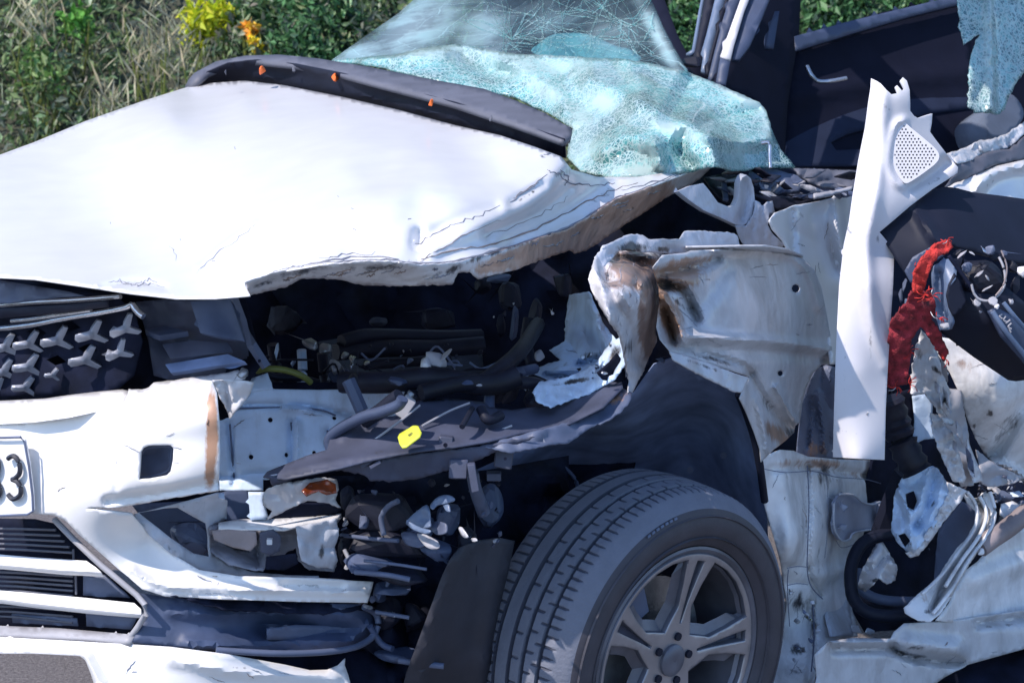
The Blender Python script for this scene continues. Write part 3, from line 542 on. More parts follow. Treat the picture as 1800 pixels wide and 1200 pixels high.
# hanging side glass
sgl = pan('side_window_glass', [(1684, -40), (1688, 40), (1696, 78), (1712, 66), (1724, 60), (1712, 90), (1706, 120), (1706, 160), (1704, 186), (1722, 197), (1735, 200), (1752, 202), (1766, 194), (1774, 170), (1790, 140), (1815, 110), (1880, 80), (1880, -40)], [(1684, -40, 1.5), (1880, -40, 1.8), (1740, 200, 1.35), (1880, 80, 1.7)], M['crazed2'], th=.006, step=6, crum=.04, cscale=40, jag=1.1, creases=[([(1737, -40), (1742, 190)], 9, .03)], stains=[(1735, 60, 10, 150, 0, .5), (1780, 60, 40, 80, 0, .25, 'dark')])
pan('headrest', [(1733, 190), (1775, 165), (1800, 200), (1775, 236), (1745, 240), (1730, 215)], [(1733, 190, 2.0), (1800, 200, 2.1), (1745, 240, 1.95)], M['greyseat'], sm=True, th=.1, step=8)
# belt line of the rear door, crumpled
bl = pan('crumpled_belt_line', [(1664, 270), (1700, 258), (1722, 246), (1745, 244), (1768, 236), (1800, 214), (1880, 190), (1880, 238), (1800, 236), (1770, 262), (1740, 266), (1700, 284), (1684, 288)], [(1664, 270, 1.0), (1880, 190, 1.6), (1684, 288, .98), (1880, 238, 1.55)], M['torn'], step=5, crum=.06, cscale=25, jag=.8, seed=9)
pan('rubber_waist_seal', [(1676, 292), (1700, 282), (1740, 266), (1775, 262), (1800, 240), (1880, 225), (1880, 280), (1800, 279), (1750, 290), (1700, 314), (1660, 330), (1680, 305)], [(1676, 292, .97), (1880, 225, 1.5), (1660, 330, .92), (1880, 280, 1.4)], M['cowl'], bl, step=6, crum=.05, cscale=30, jag=.6)
pan('door_skin_fold', [(1655, 330), (1700, 314), (1750, 292), (1800, 281), (1880, 270), (1880, 400), (1800, 370), (1740, 350), (1690, 345)], [(1655, 330, .95), (1880, 270, 1.4), (1880, 400, 1.3), (1690, 345, .95)], W, bl, step=7, crum=.05, cscale=50, seed=4, creases=[([(1720, 330), (1745, 305), (1800, 290)], 10, .04)], stains=[(1745, 320, 30, 3, -30, .6, 'dark')])
# ================================================================ front end
# ---- grille
gr = pan('grille_backing', [(-70, 478), (0, 486), (100, 496), (200, 512), (300, 524), (430, 522), (460, 640), (440, 665), (300, 675), (150, 700), (-70, 705)], [(-70, 478, F(.60)), (0, 700, F(.62)), (430, 522, F(.48)), (300, 675, F(.56))], V0, step=14, crum=.05, cscale=60)
pan('grille_panel', [(-70, 500), (0, 498), (90, 505), (200, 520), (236, 545), (250, 600), (235, 660), (200, 690), (-70, 700)], [(-70, 500, F(.68)), (200, 520, F(.65)), (200, 690, F(.66)), (-70, 700, F(.70))], V0, gr, step=12, crum=.01,
    holes=[[(x - 14, y + 12), (x + 6, y + 4), (x + 22, y + 16), (x + 2, y + 22)] for x, y in [(150, 600), (95, 620), (60, 570), (120, 560)]])
def chevron(x, y, s_, rot, dep):
    base = [(-26, 6), (-25, -3), (-12, -6), (2, -9), (16, -26), (24, -24), (14, -2), (34, 10), (26, 14), (4, 6), (-8, 9), (-20, 11)]
    ca, sa = math.cos(math.radians(rot)), math.sin(math.radians(rot)); ol = [(x + s_ * (a * ca - b * sa), y + s_ * (a * sa + b * ca)) for a, b in base]
    yv = spec(x, y, dep)
    return panel('grille_chevron', ol, [(x, y, yv - .012), (x + 30, y, yv - .0), (x - 30, y, yv - .01), (x, y + 20, yv - .006)], M['silver'], gr, th=.012, step=4, bev=.0015, creases=[([(x - 20 * s_, y), (x, y)], 6 * s_, .006)])
for x, y, s_, r in [(-38, 618, .95, 0), (4, 612, .95, 0), (46, 606, .95, 2), (96, 600, 1, 0), (157, 590, 1, -3), (216, 580, .95, -12), (2, 655, .9, 0), (45, 646, .95, 4), (145, 634, 1, 0), (206, 622, .85, -14), (-10, 685, .8, 0), (40, 682, .8, 8), (90, 660, .5, 10)]:
    chevron(x, y, s_, r, F(.69))
for pts, r in [([(-70, 540), (0, 536), (60, 531), (120, 528), (175, 524), (212, 521)], .0045), ([(-70, 580), (0, 577), (60, 570), (110, 560), (160, 552), (215, 542), (232, 535)], .005), ([(20, 564), (60, 560), (110, 552), (160, 545)], .004), ([(232, 535), (242, 548), (252, 556)], .006)]:
    tube('grille_bar', [(a, b, F(.71)) for a, b in pts], r, M['chrome'], gr)
pan('emblem_bar', [(-70, 545), (60, 538), (110, 535), (190, 528), (190, 540), (110, 550), (40, 556), (-70, 566)], [(-70, 545, F(.735)), (190, 528, F(.72)), (-70, 566, F(.735))], M['smooth_black'], gr, step=8)
pan('grille_upper_lip', [(-70, 492), (0, 492), (70, 504), (120, 512), (150, 520), (90, 524), (30, 532), (-70, 536)], [(-70, 492, F(.71)), (150, 520, F(.69)), (-70, 536, F(.73))], M['slate'], gr, step=8, crum=.03, cscale=25)
# radiator and its blue bracket seen right of the grille
rad = pan('radiator_bracket', [(240, 530), (300, 526), (415, 524), (430, 560), (445, 600), (455, 640), (440, 650), (300, 668), (270, 660), (262, 600)], [(240, 530, F(.60)), (415, 524, F(.52)), (455, 640, F(.50)), (262, 660, F(.60))], M['tray'], step=10, crum=.05, cscale=50, seed=8)
for ol, m in [([(285, 605), (340, 598), (400, 602), (410, 618), (300, 630)], M['tray']), ([(290, 640), (400, 622), (430, 635), (300, 655)], M['liner']), ([(335, 530), (405, 526), (420, 570), (430, 600), (352, 585)], M['deepblue']), ([(255, 580), (290, 572), (330, 582), (280, 590)], M['deepblue'])]:
    pan('bracket_rib', ol, [(ol[0][0], ol[0][1], F(.63)), (ol[1][0], ol[1][1], F(.60)), (ol[-1][0], ol[-1][1], F(.64))], m, rad, step=10, th=.01, crum=.02, bev=.002)
tube('bracket_strut', [(408, 520, F(.60)), (425, 565, F(.58)), (442, 605, F(.56)), (468, 645, F(.55))], .009, M['slate'], rad, seg=4, sm=False)
discs('bracket_hole', [(348, 543, 5, F(.625)), (349, 563, 5, F(.625)), (456, 634, 3, F(.57))], V0, rad)
# ---- bumper
bm_ = pan('front_bumper', [(-70, 750), (0, 745), (60, 741), (100, 735), (180, 716), (250, 697), (320, 680), (372, 669), (381, 690), (386, 740), (387, 800), (384, 860), (340, 868), (290, 877), (245, 886), (200, 892), (150, 893), (232, 904), (262, 938), (310, 978), (350, 1001), (420, 1012), (560, 1017), (657, 1022), (652, 1040), (646, 1059), (520, 1057), (380, 1052), (290, 1047), (250, 1034), (200, 992), (140, 940), (115, 915), (95, 905), (60, 903), (0, 904), (-70, 905)],
    [(-70, 750, F(.86)), (0, 745, F(.86)), (0, 905, F(.87)), (120, 735, F(.83)), (180, 820, F(.845)), (372, 669, F(.785)), (384, 860, F(.78)), (300, 770, F(.82)), (200, 882, F(.85)), (300, 868, F(.82)), (60, 895, F(.87)), (140, 940, F(.85)), (250, 1034, F(.80)), (262, 938, F(.75)), (400, 1012, F(.68)), (400, 1052, F(.70)), (657, 1022, F(.46)), (646, 1059, F(.48))],
    M['bumper'], th=.004, step=5.5, holes=[[(247, 795), (252, 787), (262, 783), (300, 782), (305, 788), (304, 808), (300, 828), (292, 836), (262, 842), (244, 843)]], sharp=50,
    creases=[([(240, 775), (300, 750), (372, 735)], 26, .012), ([(203, 745), (204, 860)], 4, -.006), ([(190, 880), (290, 865), (384, 848)], 8, -.02), ([(230, 1000), (290, 1030), (420, 1035), (640, 1040)], 5, .012), ([(500, 1030), (600, 1033)], 8, -.01)],
    stains=[(372, 760, 11, 75, 0, 1.5), (369, 830, 10, 30, 0, 1.3), (366, 745, 3, 16, 0, 1.0, 'dark'), (204, 800, 2, 60, 0, .5, 'dark'), (270, 890, 70, 6, -8, .55, 'dark'), (560, 1030, 70, 4, 2, .55, 'dark'), (205, 735, 25, 14, 0, .35), (300, 700, 60, 6, -15, .35), (250, 885, 60, 4, -8, .5), (245, 790, 8, 8, 0, .3, 'dark')])
tag(bm_, 'torn white bumper cover')
hk = pan('tow_hook_pocket', [(240, 780), (310, 775), (312, 845), (238, 850)], [(240, 780, F(.76)), (310, 775, F(.74)), (238, 850, F(.76))], M['slate'], bm_, step=10, crum=.03, cscale=25)
tube('tow_cover_rim', [(249, 798, F(.815)), (258, 787, F(.815)), (298, 785, F(.80)), (301, 800, F(.80)), (296, 826, F(.80)), (262, 838, F(.81)), (248, 838, F(.815))], .002, M['slate'], bm_)
chunk('tow_cap_tab', 296, 800, F(.73), 12, 24, .02, M['navy'], bm_, seed=3)
up = pan('bumper_top_strip', [(-70, 706), (0, 704), (80, 700), (120, 694), (170, 688), (215, 684), (232, 688), (222, 700), (214, 713), (120, 733), (60, 741), (-70, 748)], [(-70, 706, F(.78)), (232, 688, F(.73)), (-70, 748, F(.87)), (214, 713, F(.80))], M['bumper'], bm_, step=8, creases=[([(-70, 733), (60, 727), (180, 708)], 5, -.01)], stains=[(100, 730, 120, 3, -10, .45, 'dark')])
pan('bumper_seam', [(-70, 742), (60, 737), (160, 722), (214, 710), (330, 682), (415, 662), (413, 670), (330, 690), (240, 712), (160, 732), (60, 748), (-70, 752)], [(-70, 742, F(.80)), (214, 710, F(.76)), (415, 662, F(.63)), (-70, 752, F(.80))], M['navy'], bm_, step=10)
bmt = pan('bumper_reinforcement_top', [(226, 683), (250, 684), (262, 680), (270, 672), (330, 664), (400, 655), (418, 650), (436, 656), (430, 664), (380, 676), (300, 692), (240, 706), (217, 712)], [(226, 683, F(.75)), (418, 650, F(.62)), (217, 712, F(.80)), (430, 664, F(.64))], W, bm_, step=6, crum=.015, cscale=20, jag=.5, stains=[(300, 672, 50, 3, -8, .4, 'dark')])
chunk('bumper_clip', 427, 655, F(.66), 24, 24, .03, M['steel'], bm_, seed=4, n=18)
pan('bumper_torn_flap', [(373, 669), (400, 668), (425, 668), (447, 672), (440, 692), (425, 712), (403, 735), (396, 712), (388, 700), (380, 684)], [(373, 669, F(.69)), (447, 672, F(.64)), (403, 735, F(.66))], W, bm_, step=5, crum=.02, cscale=20, creases=[([(396, 675), (402, 730)], 4, -.015)])
# number plate
npl = pan('number_plate', [(-70, 768), (0, 768), (35, 766), (44, 772), (50, 800), (58, 860), (60, 895), (54, 903), (0, 906), (-70, 908)], [(-70, 768, F(.885)), (44, 772, F(.878)), (60, 895, F(.882)), (-70, 908, F(.888))], M['plate'], th=.003, step=12, smooth=False)
tube('plate_rim', [(-70, 769, F(.888)), (0, 769, F(.888)), (36, 768, F(.886)), (43, 776, F(.884)), (51, 820, F(.886)), (57, 870, F(.886)), (58, 898, F(.886)), (48, 904, F(.886)), (0, 906, F(.888)), (-70, 908, F(.888))], .0022, M['slate'], npl, sm=False, seg=6)
def digit(paths):
    for pts in paths: tube('plate_digit', [(x, y, F(.889)) for x, y in pts], .0044, M['ink'], npl, seg=6)
digit([[(14, 806), (22, 801), (30, 806), (35, 820), (34, 832), (27, 840), (21, 842)], [(21, 842), (30, 846), (36, 856), (36, 868), (29, 875), (21, 876), (14, 868)]])
digit([[(-26, 806), (-16, 800), (-6, 806), (-3, 818), (-5, 830), (-12, 840), (-18, 842)], [(-18, 842), (-7, 846), (0, 858), (-1, 868), (-8, 876), (-17, 877), (-26, 870)]])
# ---- lower intake
li = pan('lower_intake', [(-70, 910), (60, 912), (95, 920), (120, 945), (180, 1000), (245, 1055), (250, 1075), (228, 1115), (150, 1108), (-70, 1104)], [(-70, 910, F(.76)), (120, 945, F(.76)), (250, 1075, F(.72)), (-70, 1104, F(.76))], V0, step=16)
for k, (y0, xr, dy) in enumerate([(929, 98, 2), (938, 106, 3), (947, 113, 4), (956, 122, 5), (965, 127, 6), (1006, 128, 6), (1014, 128, 7), (1022, 128, 7), (1030, 128, 8), (1038, 128, 9), (1066, 128, 6), (1075, 128, 8), (1084, 128, 10)]):
    tube('intake_fin', [(-70, y0 - dy * .5, F(.80)), (30, y0, F(.80)), (xr, y0 + dy, F(.79))], .0022, M['cowl'], li, sm=False, seg=6)
for x in (129, 133): tube('intake_post', [(x, 965 if x == 129 else 1010, F(.80)), (x + 1, 1000 if x == 129 else 1044, F(.80))], .002, M['cowl'], li, sm=False, seg=6)
pan('intake_blank', [(146, 1008), (185, 1010), (228, 1050), (146, 1046)], [(146, 1008, F(.79)), (228, 1050, F(.77)), (146, 1046, F(.79))], M['slate'], li, step=12)
pan('intake_blank', [(150, 1064), (246, 1076), (230, 1106), (152, 1100)], [(150, 1064, F(.79)), (246, 1076, F(.77)), (152, 1100, F(.79))], M['slate'], li, step=12)
pan('intake_blank', [(20, 1078), (135, 1086), (137, 1100), (22, 1094)], [(20, 1078, F(.795)), (135, 1086, F(.79)), (22, 1094, F(.795))], M['slate'], li, step=12)
pan('intake_bar', [(-70, 972), (0, 974), (60, 979), (152, 985), (168, 996), (178, 1005), (110, 1002), (0, 992), (-70, 990)], [(-70, 972, F(.83)), (152, 985, F(.81)), (-70, 990, F(.85)), (178, 1005, F(.82))], M['bumper'], li, th=.012, step=7, bev=.002)
pan('intake_bar', [(-70, 1034), (0, 1037), (60, 1042), (150, 1050), (236, 1059), (248, 1070), (248, 1079), (150, 1070), (60, 1060), (0, 1052), (-70, 1050)], [(-70, 1034, F(.83)), (236, 1059, F(.78)), (-70, 1050, F(.85)), (248, 1079, F(.79))], M['bumper'], li, th=.012, step=7, bev=.002)
M['greybez'] = paint('grey_bezel_plastic', (.36, .36, .39), .5, var=.1, bump=.1)
tube('intake_bezel', [(95, 912, F(.82)), (130, 948, F(.82)), (180, 995, F(.82)), (240, 1045, F(.80)), (255, 1062, F(.80)), (256, 1080, F(.80)), (243, 1100, F(.80)), (230, 1118, F(.80))], .0055, M['greybez'], li, sm=False)
pan('intake_lower_bezel', [(-70, 1097), (0, 1099), (100, 1103), (160, 1108), (228, 1114), (236, 1118), (225, 1128), (150, 1122), (0, 1116), (-70, 1114)], [(-70, 1097, F(.83)), (228, 1114, F(.80)), (-70, 1114, F(.85))], M['greybez'], li, th=.01, step=8)
# dark blue lower corner of the bumper
lc = pan('lower_corner_panel', [(236, 1040), (300, 1050), (380, 1053), (520, 1058), (640, 1062), (662, 1078), (668, 1095), (660, 1115), (640, 1135), (600, 1148), (520, 1152), (420, 1146), (320, 1138), (230, 1128), (250, 1095), (258, 1072)],
    [(250, 1045, F(.78)), (400, 1056, F(.66)), (640, 1062, F(.46)), (668, 1095, F(.40)), (600, 1148, F(.50)), (420, 1146, F(.68)), (240, 1125, F(.80)), (450, 1100, F(.60))], M['deepblue'], th=.004, step=9, crum=.01,
    creases=[([(300, 1075), (450, 1080), (600, 1082), (650, 1095)], 5, .012), ([(330, 1130), (500, 1128), (610, 1125), (648, 1100)], 6, .02), ([(470, 1100), (600, 1105)], 14, -.02)])
pan('corner_inner_channel', [(470, 1105), (520, 1098), (600, 1100), (640, 1092), (635, 1110), (600, 1124), (470, 1124)], [(470, 1105, F(.62)), (640, 1092, F(.44)), (470, 1124, F(.62))], M['slate'], lc, th=.004, step=9)
tube('corner_flange', [(640, 1066, F(.47)), (660, 1078, F(.44)), (664, 1100, F(.44)), (646, 1126, F(.47)), (600, 1142, F(.54)), (500, 1148, F(.64)), (380, 1142, F(.73))], .006, M['slate'], lc)
pan('dark_torn_gap', [(300, 1047), (430, 1054), (640, 1060), (660, 1070), (560, 1078), (400, 1072)], [(300, 1047, F(.765)), (640, 1060, F(.455)), (400, 1072, F(.69))], V0, lc, step=8, crum=.02, cscale=20, jag=1)
for x, y, r_ in [(440, 1070, -30), (600, 1068, 5), (646, 1068, 0)]: chunk('broken_clip', x, y, F(.62 if x < 500 else .50), 20, 12, .02, M['slate'] if x < 640 else M['steel'], lc, rot=r_, seed=x)
lip = pan('lower_lip', [(-70, 1117), (0, 1119), (100, 1124), (200, 1130), (300, 1136), (400, 1149), (450, 1158), (500, 1167), (545, 1177), (575, 1176), (595, 1168), (607, 1156), (606, 1168), (612, 1185), (624, 1230), (174, 1230), (160, 1185), (150, 1160), (140, 1152), (60, 1148), (-70, 1148)],
    [(-70, 1117, F(.87)), (200, 1130, F(.82)), (400, 1149, F(.72)), (607, 1156, F(.50)), (-70, 1148, F(.88)), (180, 1230, F(.86)), (620, 1230, F(.52)), (400, 1200, F(.72))], M['bumper'], th=.004, step=8, creases=[([(150, 1150), (190, 1230)], 10, .02), ([(300, 1160), (450, 1185), (590, 1190)], 10, .012)], stains=[(430, 1175, 60, 3, 8, .5, 'dark')])
pan('lip_back_web', [(420, 1142), (520, 1148), (600, 1144), (640, 1140), (700, 1170), (720, 1230), (600, 1230), (500, 1175)], [(420, 1142, F(.62)), (640, 1140, F(.40)), (720, 1230, F(.40))], V0, lip, step=10, crum=.04)
chunk('lip_bracket', 490, 1150, F(.60), 50, 22, .05, M['slate'], lip, seed=8)
# ---- fog lamp surround, torn
fg = pan('fog_lamp_surround', [(235, 903), (270, 895), (330, 880), (384, 866), (384, 876), (400, 880), (398, 912), (372, 925), (370, 960), (375, 975), (400, 990), (440, 1004), (500, 1010), (560, 1012), (560, 1018), (420, 1013), (350, 1003), (300, 972), (262, 940)],
    [(235, 903, F(.77)), (330, 880, F(.71)), (384, 866, F(.665)), (398, 912, F(.62)), (375, 975, F(.65)), (300, 972, F(.74)), (560, 1012, F(.53)), (560, 1018, F(.53))], WI, step=7, crum=.012, cscale=25, sharp=25,
    holes=[[(244, 901), (290, 893), (312, 892), (340, 908), (362, 920), (366, 945), (366, 962), (368, 978), (340, 972), (300, 945)]], stains=[(300, 965, 60, 4, 40, .6, 'dark'), (340, 885, 40, 5, -12, .5, 'dark')])
pan('fog_lamp_pocket', [(230, 885), (330, 880), (385, 900), (385, 990), (330, 990), (280, 950)], [(230, 885, F(.62)), (385, 900, F(.55)), (330, 990, F(.60))], M['deepblue'], fg, step=10, th=.003)
chunk('fog_lamp_bowl', 335, 948, F(.64), 90, 62, .06, M['slate'], fg, rot=25, seed=5, n=40)
chunk('fog_lamp_glint', 305, 930, F(.69), 16, 9, .01, M['greybez'], fg, rot=25, seed=6)
# broken bracket with window right of fog lamp
bb = pan('broken_fog_bracket', [(366, 922), (420, 918), (500, 912), (560, 906), (597, 904), (602, 908), (592, 925), (596, 940), (588, 960), (594, 985), (588, 1004), (565, 1003), (540, 998), (525, 985), (520, 962), (500, 975), (478, 978), (462, 1002), (440, 1000), (400, 992), (372, 970)],
    [(366, 922, F(.65)), (597, 904, F(.48)), (594, 985, F(.48)), (462, 1002, F(.62)), (372, 970, F(.66)), (480, 950, F(.56))], M['brk'], step=5, crum=.02, cscale=34, jag=.8, sharp=22,
    holes=[[(466, 950), (478, 940), (486, 948), (484, 962), (474, 968), (466, 962)]], creases=[([(372, 930), (480, 930), (590, 915)], 8, .025), ([(450, 925), (455, 990)], 5, -.02), ([(385, 950), (430, 965), (445, 975)], 16, -.03)],
    stains=[(420, 960, 30, 10, 15, .9, 'dark'), (475, 952, 18, 12, 0, .7, 'dark'), (560, 975, 20, 30, 0, .4, 'dark'), (580, 925, 20, 8, 0, .5, 'dark')])
pan('bracket_top_plate', [(384, 918), (420, 912), (500, 910), (560, 905), (600, 902), (590, 914), (540, 920), (500, 930), (384, 928)], [(384, 918, F(.655)), (600, 902, F(.50)), (384, 928, F(.67))], W, bb, step=6, th=.004)
# support legs under apron
sup = pan('crash_beam', [(378, 868), (400, 862), (460, 862), (466, 880), (466, 915), (398, 915), (386, 890)], [(378, 868, F(.60)), (466, 880, F(.54)), (398, 915, F(.60))], M['deepblue'], step=8)
pan('beam_face', [(436, 864), (464, 864), (460, 880), (470, 912), (440, 914)], [(436, 864, F(.61)), (464, 864, F(.60)), (440, 914, F(.62))], M['blue_shade'], sup, th=.01, step=8)
pan('beam_face', [(380, 868), (394, 866), (398, 912), (388, 900)], [(380, 868, F(.63)), (394, 866, F(.62)), (388, 900, F(.63))], M['blue_shade'], sup, th=.01, step=8)
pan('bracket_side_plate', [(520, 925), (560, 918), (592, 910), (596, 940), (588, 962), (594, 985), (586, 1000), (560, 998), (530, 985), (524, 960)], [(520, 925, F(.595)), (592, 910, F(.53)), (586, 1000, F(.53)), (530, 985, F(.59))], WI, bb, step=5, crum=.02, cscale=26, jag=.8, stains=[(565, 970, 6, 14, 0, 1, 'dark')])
pan('bracket_web', [(372, 932), (420, 928), (450, 934), (452, 956), (440, 968), (410, 962), (376, 948)], [(372, 932, F(.675)), (450, 934, F(.63)), (376, 948, F(.675))], M['tan'], bb, step=5, crum=.01)
pan('bracket_recess', [(456, 936), (480, 930), (494, 942), (492, 968), (476, 976), (458, 970)], [(456, 936, F(.63)), (494, 942, F(.61)), (458, 970, F(.63))], M['tray'], bb, step=5)
chunk('square_nut', 474, 951, F(.645), 10, 10, .01, M['lens'], bb, seed=2, box=True)
pan('bracket_dark_gap', [(468, 978), (500, 975), (520, 972), (524, 990), (500, 1002), (466, 1000)], [(468, 978, F(.625)), (520, 972, F(.60)), (466, 1000, F(.625))], V0, bb, step=6)
# headlamp fragment
lp = pan('headlamp_fragment', [(461, 876), (468, 860), (490, 850), (520, 845), (545, 842), (570, 838), (592, 842), (596, 860), (590, 878), (600, 892), (575, 884), (540, 880), (525, 886), (500, 898), (468, 914), (478, 898), (462, 888)],
    [(461, 876, F(.66)), (592, 842, F(.56)), (468, 914, F(.66)), (530, 860, F(.66)), (600, 892, F(.56))], M['lens'], step=5, crum=.03, cscale=25, jag=.6)
pan('amber_reflector', [(530, 862), (545, 848), (575, 842), (590, 850), (592, 866), (575, 870), (560, 862), (540, 872)], [(530, 862, F(.685)), (590, 850, F(.62)), (540, 872, F(.68))], M['amber'], lp, step=5, crum=.02, cscale=15)
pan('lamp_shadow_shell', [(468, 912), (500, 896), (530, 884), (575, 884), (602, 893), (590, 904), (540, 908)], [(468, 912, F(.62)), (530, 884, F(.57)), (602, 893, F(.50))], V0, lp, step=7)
# ---- apron (radiator support) tinted blue for its shade, with holes
H = lambda x, y, r: [(x + r * math.cos(a), y + r * math.sin(a)) for a in np.linspace(0, 2 * math.pi, 9)[:-1]]
ap = pan('radiator_support', [(384, 740), (402, 735), (425, 712), (440, 692), (447, 680), (470, 681), (484, 684), (560, 685), (620, 684), (680, 683), (740, 682), (742, 705), (740, 760), (620, 812), (560, 830), (520, 838), (462, 842), (462, 862), (386, 862)],
    [(384, 740, F(.50)), (470, 681, F(.46)), (740, 682, F(.28)), (740, 760, F(.30)), (560, 830, F(.44)), (386, 862, F(.52)), (500, 770, F(.45)), (620, 760, F(.37))], M['blue_shade'], step=5, th=.003,
    holes=[H(475, 738, 4.5), H(441, 803, 4.5), H(504, 799, 4.5), H(588, 734, 4), H(552, 795, 3.5)], creases=[([(420, 712), (500, 712), (560, 716), (640, 735)], 5, -.012), ([(404, 745), (412, 850)], 4, -.012), ([(512, 740), (513, 812)], 3, -.012), ([(522, 742), (523, 812)], 4, .012), ([(576, 755), (576, 780)], 3, -.012), ([(500, 715), (545, 722)], 4, .015), ([(390, 838), (460, 832), (520, 826)], 4, -.01)],
    stains=[(520, 720, 40, 4, 8, .5, 'dark'), (420, 850, 30, 4, 0, .45, 'dark'), (640, 700, 40, 8, 20, .25, 'dark')])
for pts, m_ in (([(512, 742), (513, 812)], 'slate'), ([(521, 742), (522, 812)], 'white_in'), ([(576, 756), (576, 782)], 'slate'), ([(404, 745), (412, 850)], 'slate'), ([(402, 718), (500, 716), (560, 720), (590, 730)], 'slate'), ([(498, 722), (520, 728), (546, 726)], 'white_in')):
    tube('pressed_line_shading', [(x, y, F(.505 - (x - 386) * .00058)) for x, y in pts], .0018, M[m_], ap, seg=6)  # dark and pale tubes draw shade and highlight of the pressed lines
pan('support_inner_wall', [(380, 672), (745, 672), (745, 800), (560, 845), (380, 866)], [(380, 672, F(.40)), (745, 672, F(.20)), (380, 866, F(.40))], V0, ap, step=20)
pan('support_ear', [(433, 690), (442, 665), (470, 655), (480, 684), (460, 686)], [(433, 690, F(.48)), (470, 655, F(.45)), (480, 684, F(.46))], M['blue_shade'], ap, step=6)
tube('support_rod', [(612, 668, F(.50)), (622, 690, F(.50)), (636, 722, F(.50))], .012, M['navy'], ap, seg=6, sm=False)
# ---- headlamp tray
ty = pan('headlamp_tray', [(462, 838), (470, 828), (540, 800), (575, 790), (580, 770), (600, 755), (640, 735), (700, 730), (715, 715), (735, 704), (790, 700), (850, 706), (860, 715), (900, 720), (960, 712), (1010, 700), (1060, 672), (1088, 650), (1095, 680), (1060, 715), (1010, 740), (985, 752), (920, 760), (860, 775), (800, 785), (740, 792), (700, 800), (640, 812), (600, 822), (560, 830), (500, 842)],
    [(462, 838, F(.68)), (575, 780, F(.60)), (640, 735, F(.52)), (735, 704, F(.42)), (850, 706, F(.32)), (960, 712, F(.22)), (1088, 650, -.0), (1060, 715, F(.24)), (920, 760, F(.38)), (740, 792, F(.55)), (640, 812, F(.62)), (500, 842, F(.70))], M['tray'], th=.003, step=5, crum=.002, cscale=60,
    creases=[([(470, 836), (560, 815), (700, 795), (850, 775), (1000, 740)], 6, .008), ([(600, 770), (640, 745), (680, 735)], 6, .008)],
    stains=[(700, 790, 200, 5, -8, .35, 'dark')])
for pts in ([(592, 814), (650, 778), (700, 742), (738, 712)], [(742, 748), (790, 722), (826, 708)], [(600, 820), (612, 806), (622, 802)], [(640, 815), (652, 800), (668, 796)], [(476, 836), (560, 822), (640, 808), (700, 798)], [(850, 776), (870, 760), (900, 748)]):
    tube('tray_rib', [(x, y, F(.70 - (x - 470) * .00075 - (y < 740) * .02)) for x, y in pts], .0022, M['greybez'], ty, seg=5)
pan('yellow_label', [(699, 768), (702, 762), (727, 747), (735, 748), (741, 760), (738, 768), (714, 786), (707, 787), (702, 780)], [(699, 768, F(.585)), (735, 748, F(.56)), (711, 787, F(.60))], M['yellow'], ty, th=.002, step=4, stains=[(720, 764, 7, 4, -30, .9, 'dark')])
for pts, m, r in [([(582, 790), (580, 770), (600, 752), (640, 732), (670, 724), (700, 712), (708, 700)], 'navy', .010), ([(640, 740), (668, 722), (690, 704), (702, 696)], 'smooth_black', .013), ([(595, 785), (590, 768), (612, 750)], 'smooth_black', .006)]:
    tube('rubber_seal', [(a, b, F(.58 if m == 'navy' else .56)) for a, b in pts], r, M[m], ty)
chunk('tray_clip', 712, 715, F(.50), 22, 40, .02, M['greybez'], ty, rot=35, seed=3, box=True); chunk('tray_clip', 720, 696, F(.48), 18, 22, .02, M['steel'], ty, rot=20, seed=4)
for x, y, w_, h_, r_ in [(783, 782, 26, 34, 5), (886, 800, 34, 44, 8), (645, 812, 24, 7, -30), (660, 814, 22, 6, -30), (806, 822, 34, 36, 3), (832, 838, 14, 50, -10), (868, 836, 26, 14, 0)]:
    ch = chunk('bracket_tab', x, y, F(.60 if x < 700 else (.50 if x < 850 else .42)), w_, h_, .02, M['tray'], ty, rot=r_, seed=x, box=True)
discs('tab_hole', [(783, 782, 4, F(.53)), (888, 806, 3, F(.46))], V0, ty)
pan('tray_front_flange', [(470, 836), (500, 842), (560, 831), (640, 814), (700, 802), (760, 795), (850, 782), (940, 768), (925, 775), (870, 795), (820, 818), (740, 840), (690, 846), (650, 845), (640, 835), (600, 826), (540, 832), (480, 855)],
    [(470, 836, F(.70)), (700, 802, F(.565)), (940, 768, F(.40)), (700, 845, F(.56)), (480, 855, F(.69))], M['tray'], ty, step=6, crum=.02, cscale=35, jag=.8)
pan('wing_lower_apron', [(845, 782), (900, 768), (960, 752), (1010, 740), (1060, 714), (1096, 682), (1112, 690), (1106, 706), (1090, 725), (1060, 742), (1040, 750), (1000, 778), (960, 782), (900, 796), (870, 790)],
    [(845, 782, F(.46)), (960, 752, F(.36)), (1096, 682, S(-.06)), (1106, 706, S(-.02)), (1000, 778, F(.32)), (900, 796, F(.44))], M['slate'], ty, th=.003, step=6, crum=.03, cscale=40, jag=.7, seed=12, stains=[(1080, 700, 40, 14, -20, .7), (960, 765, 20, 5, -20, .4, 'dark')])
tube('tray_strap', [(830, 718, F(.42)), (822, 732, F(.46)), (812, 750, F(.49))], .005, M['smooth_black'], ty); tube('tray_strap', [(845, 718, F(.41)), (858, 738, F(.42)), (880, 730, F(.38))], .009, M['smooth_black'], ty)
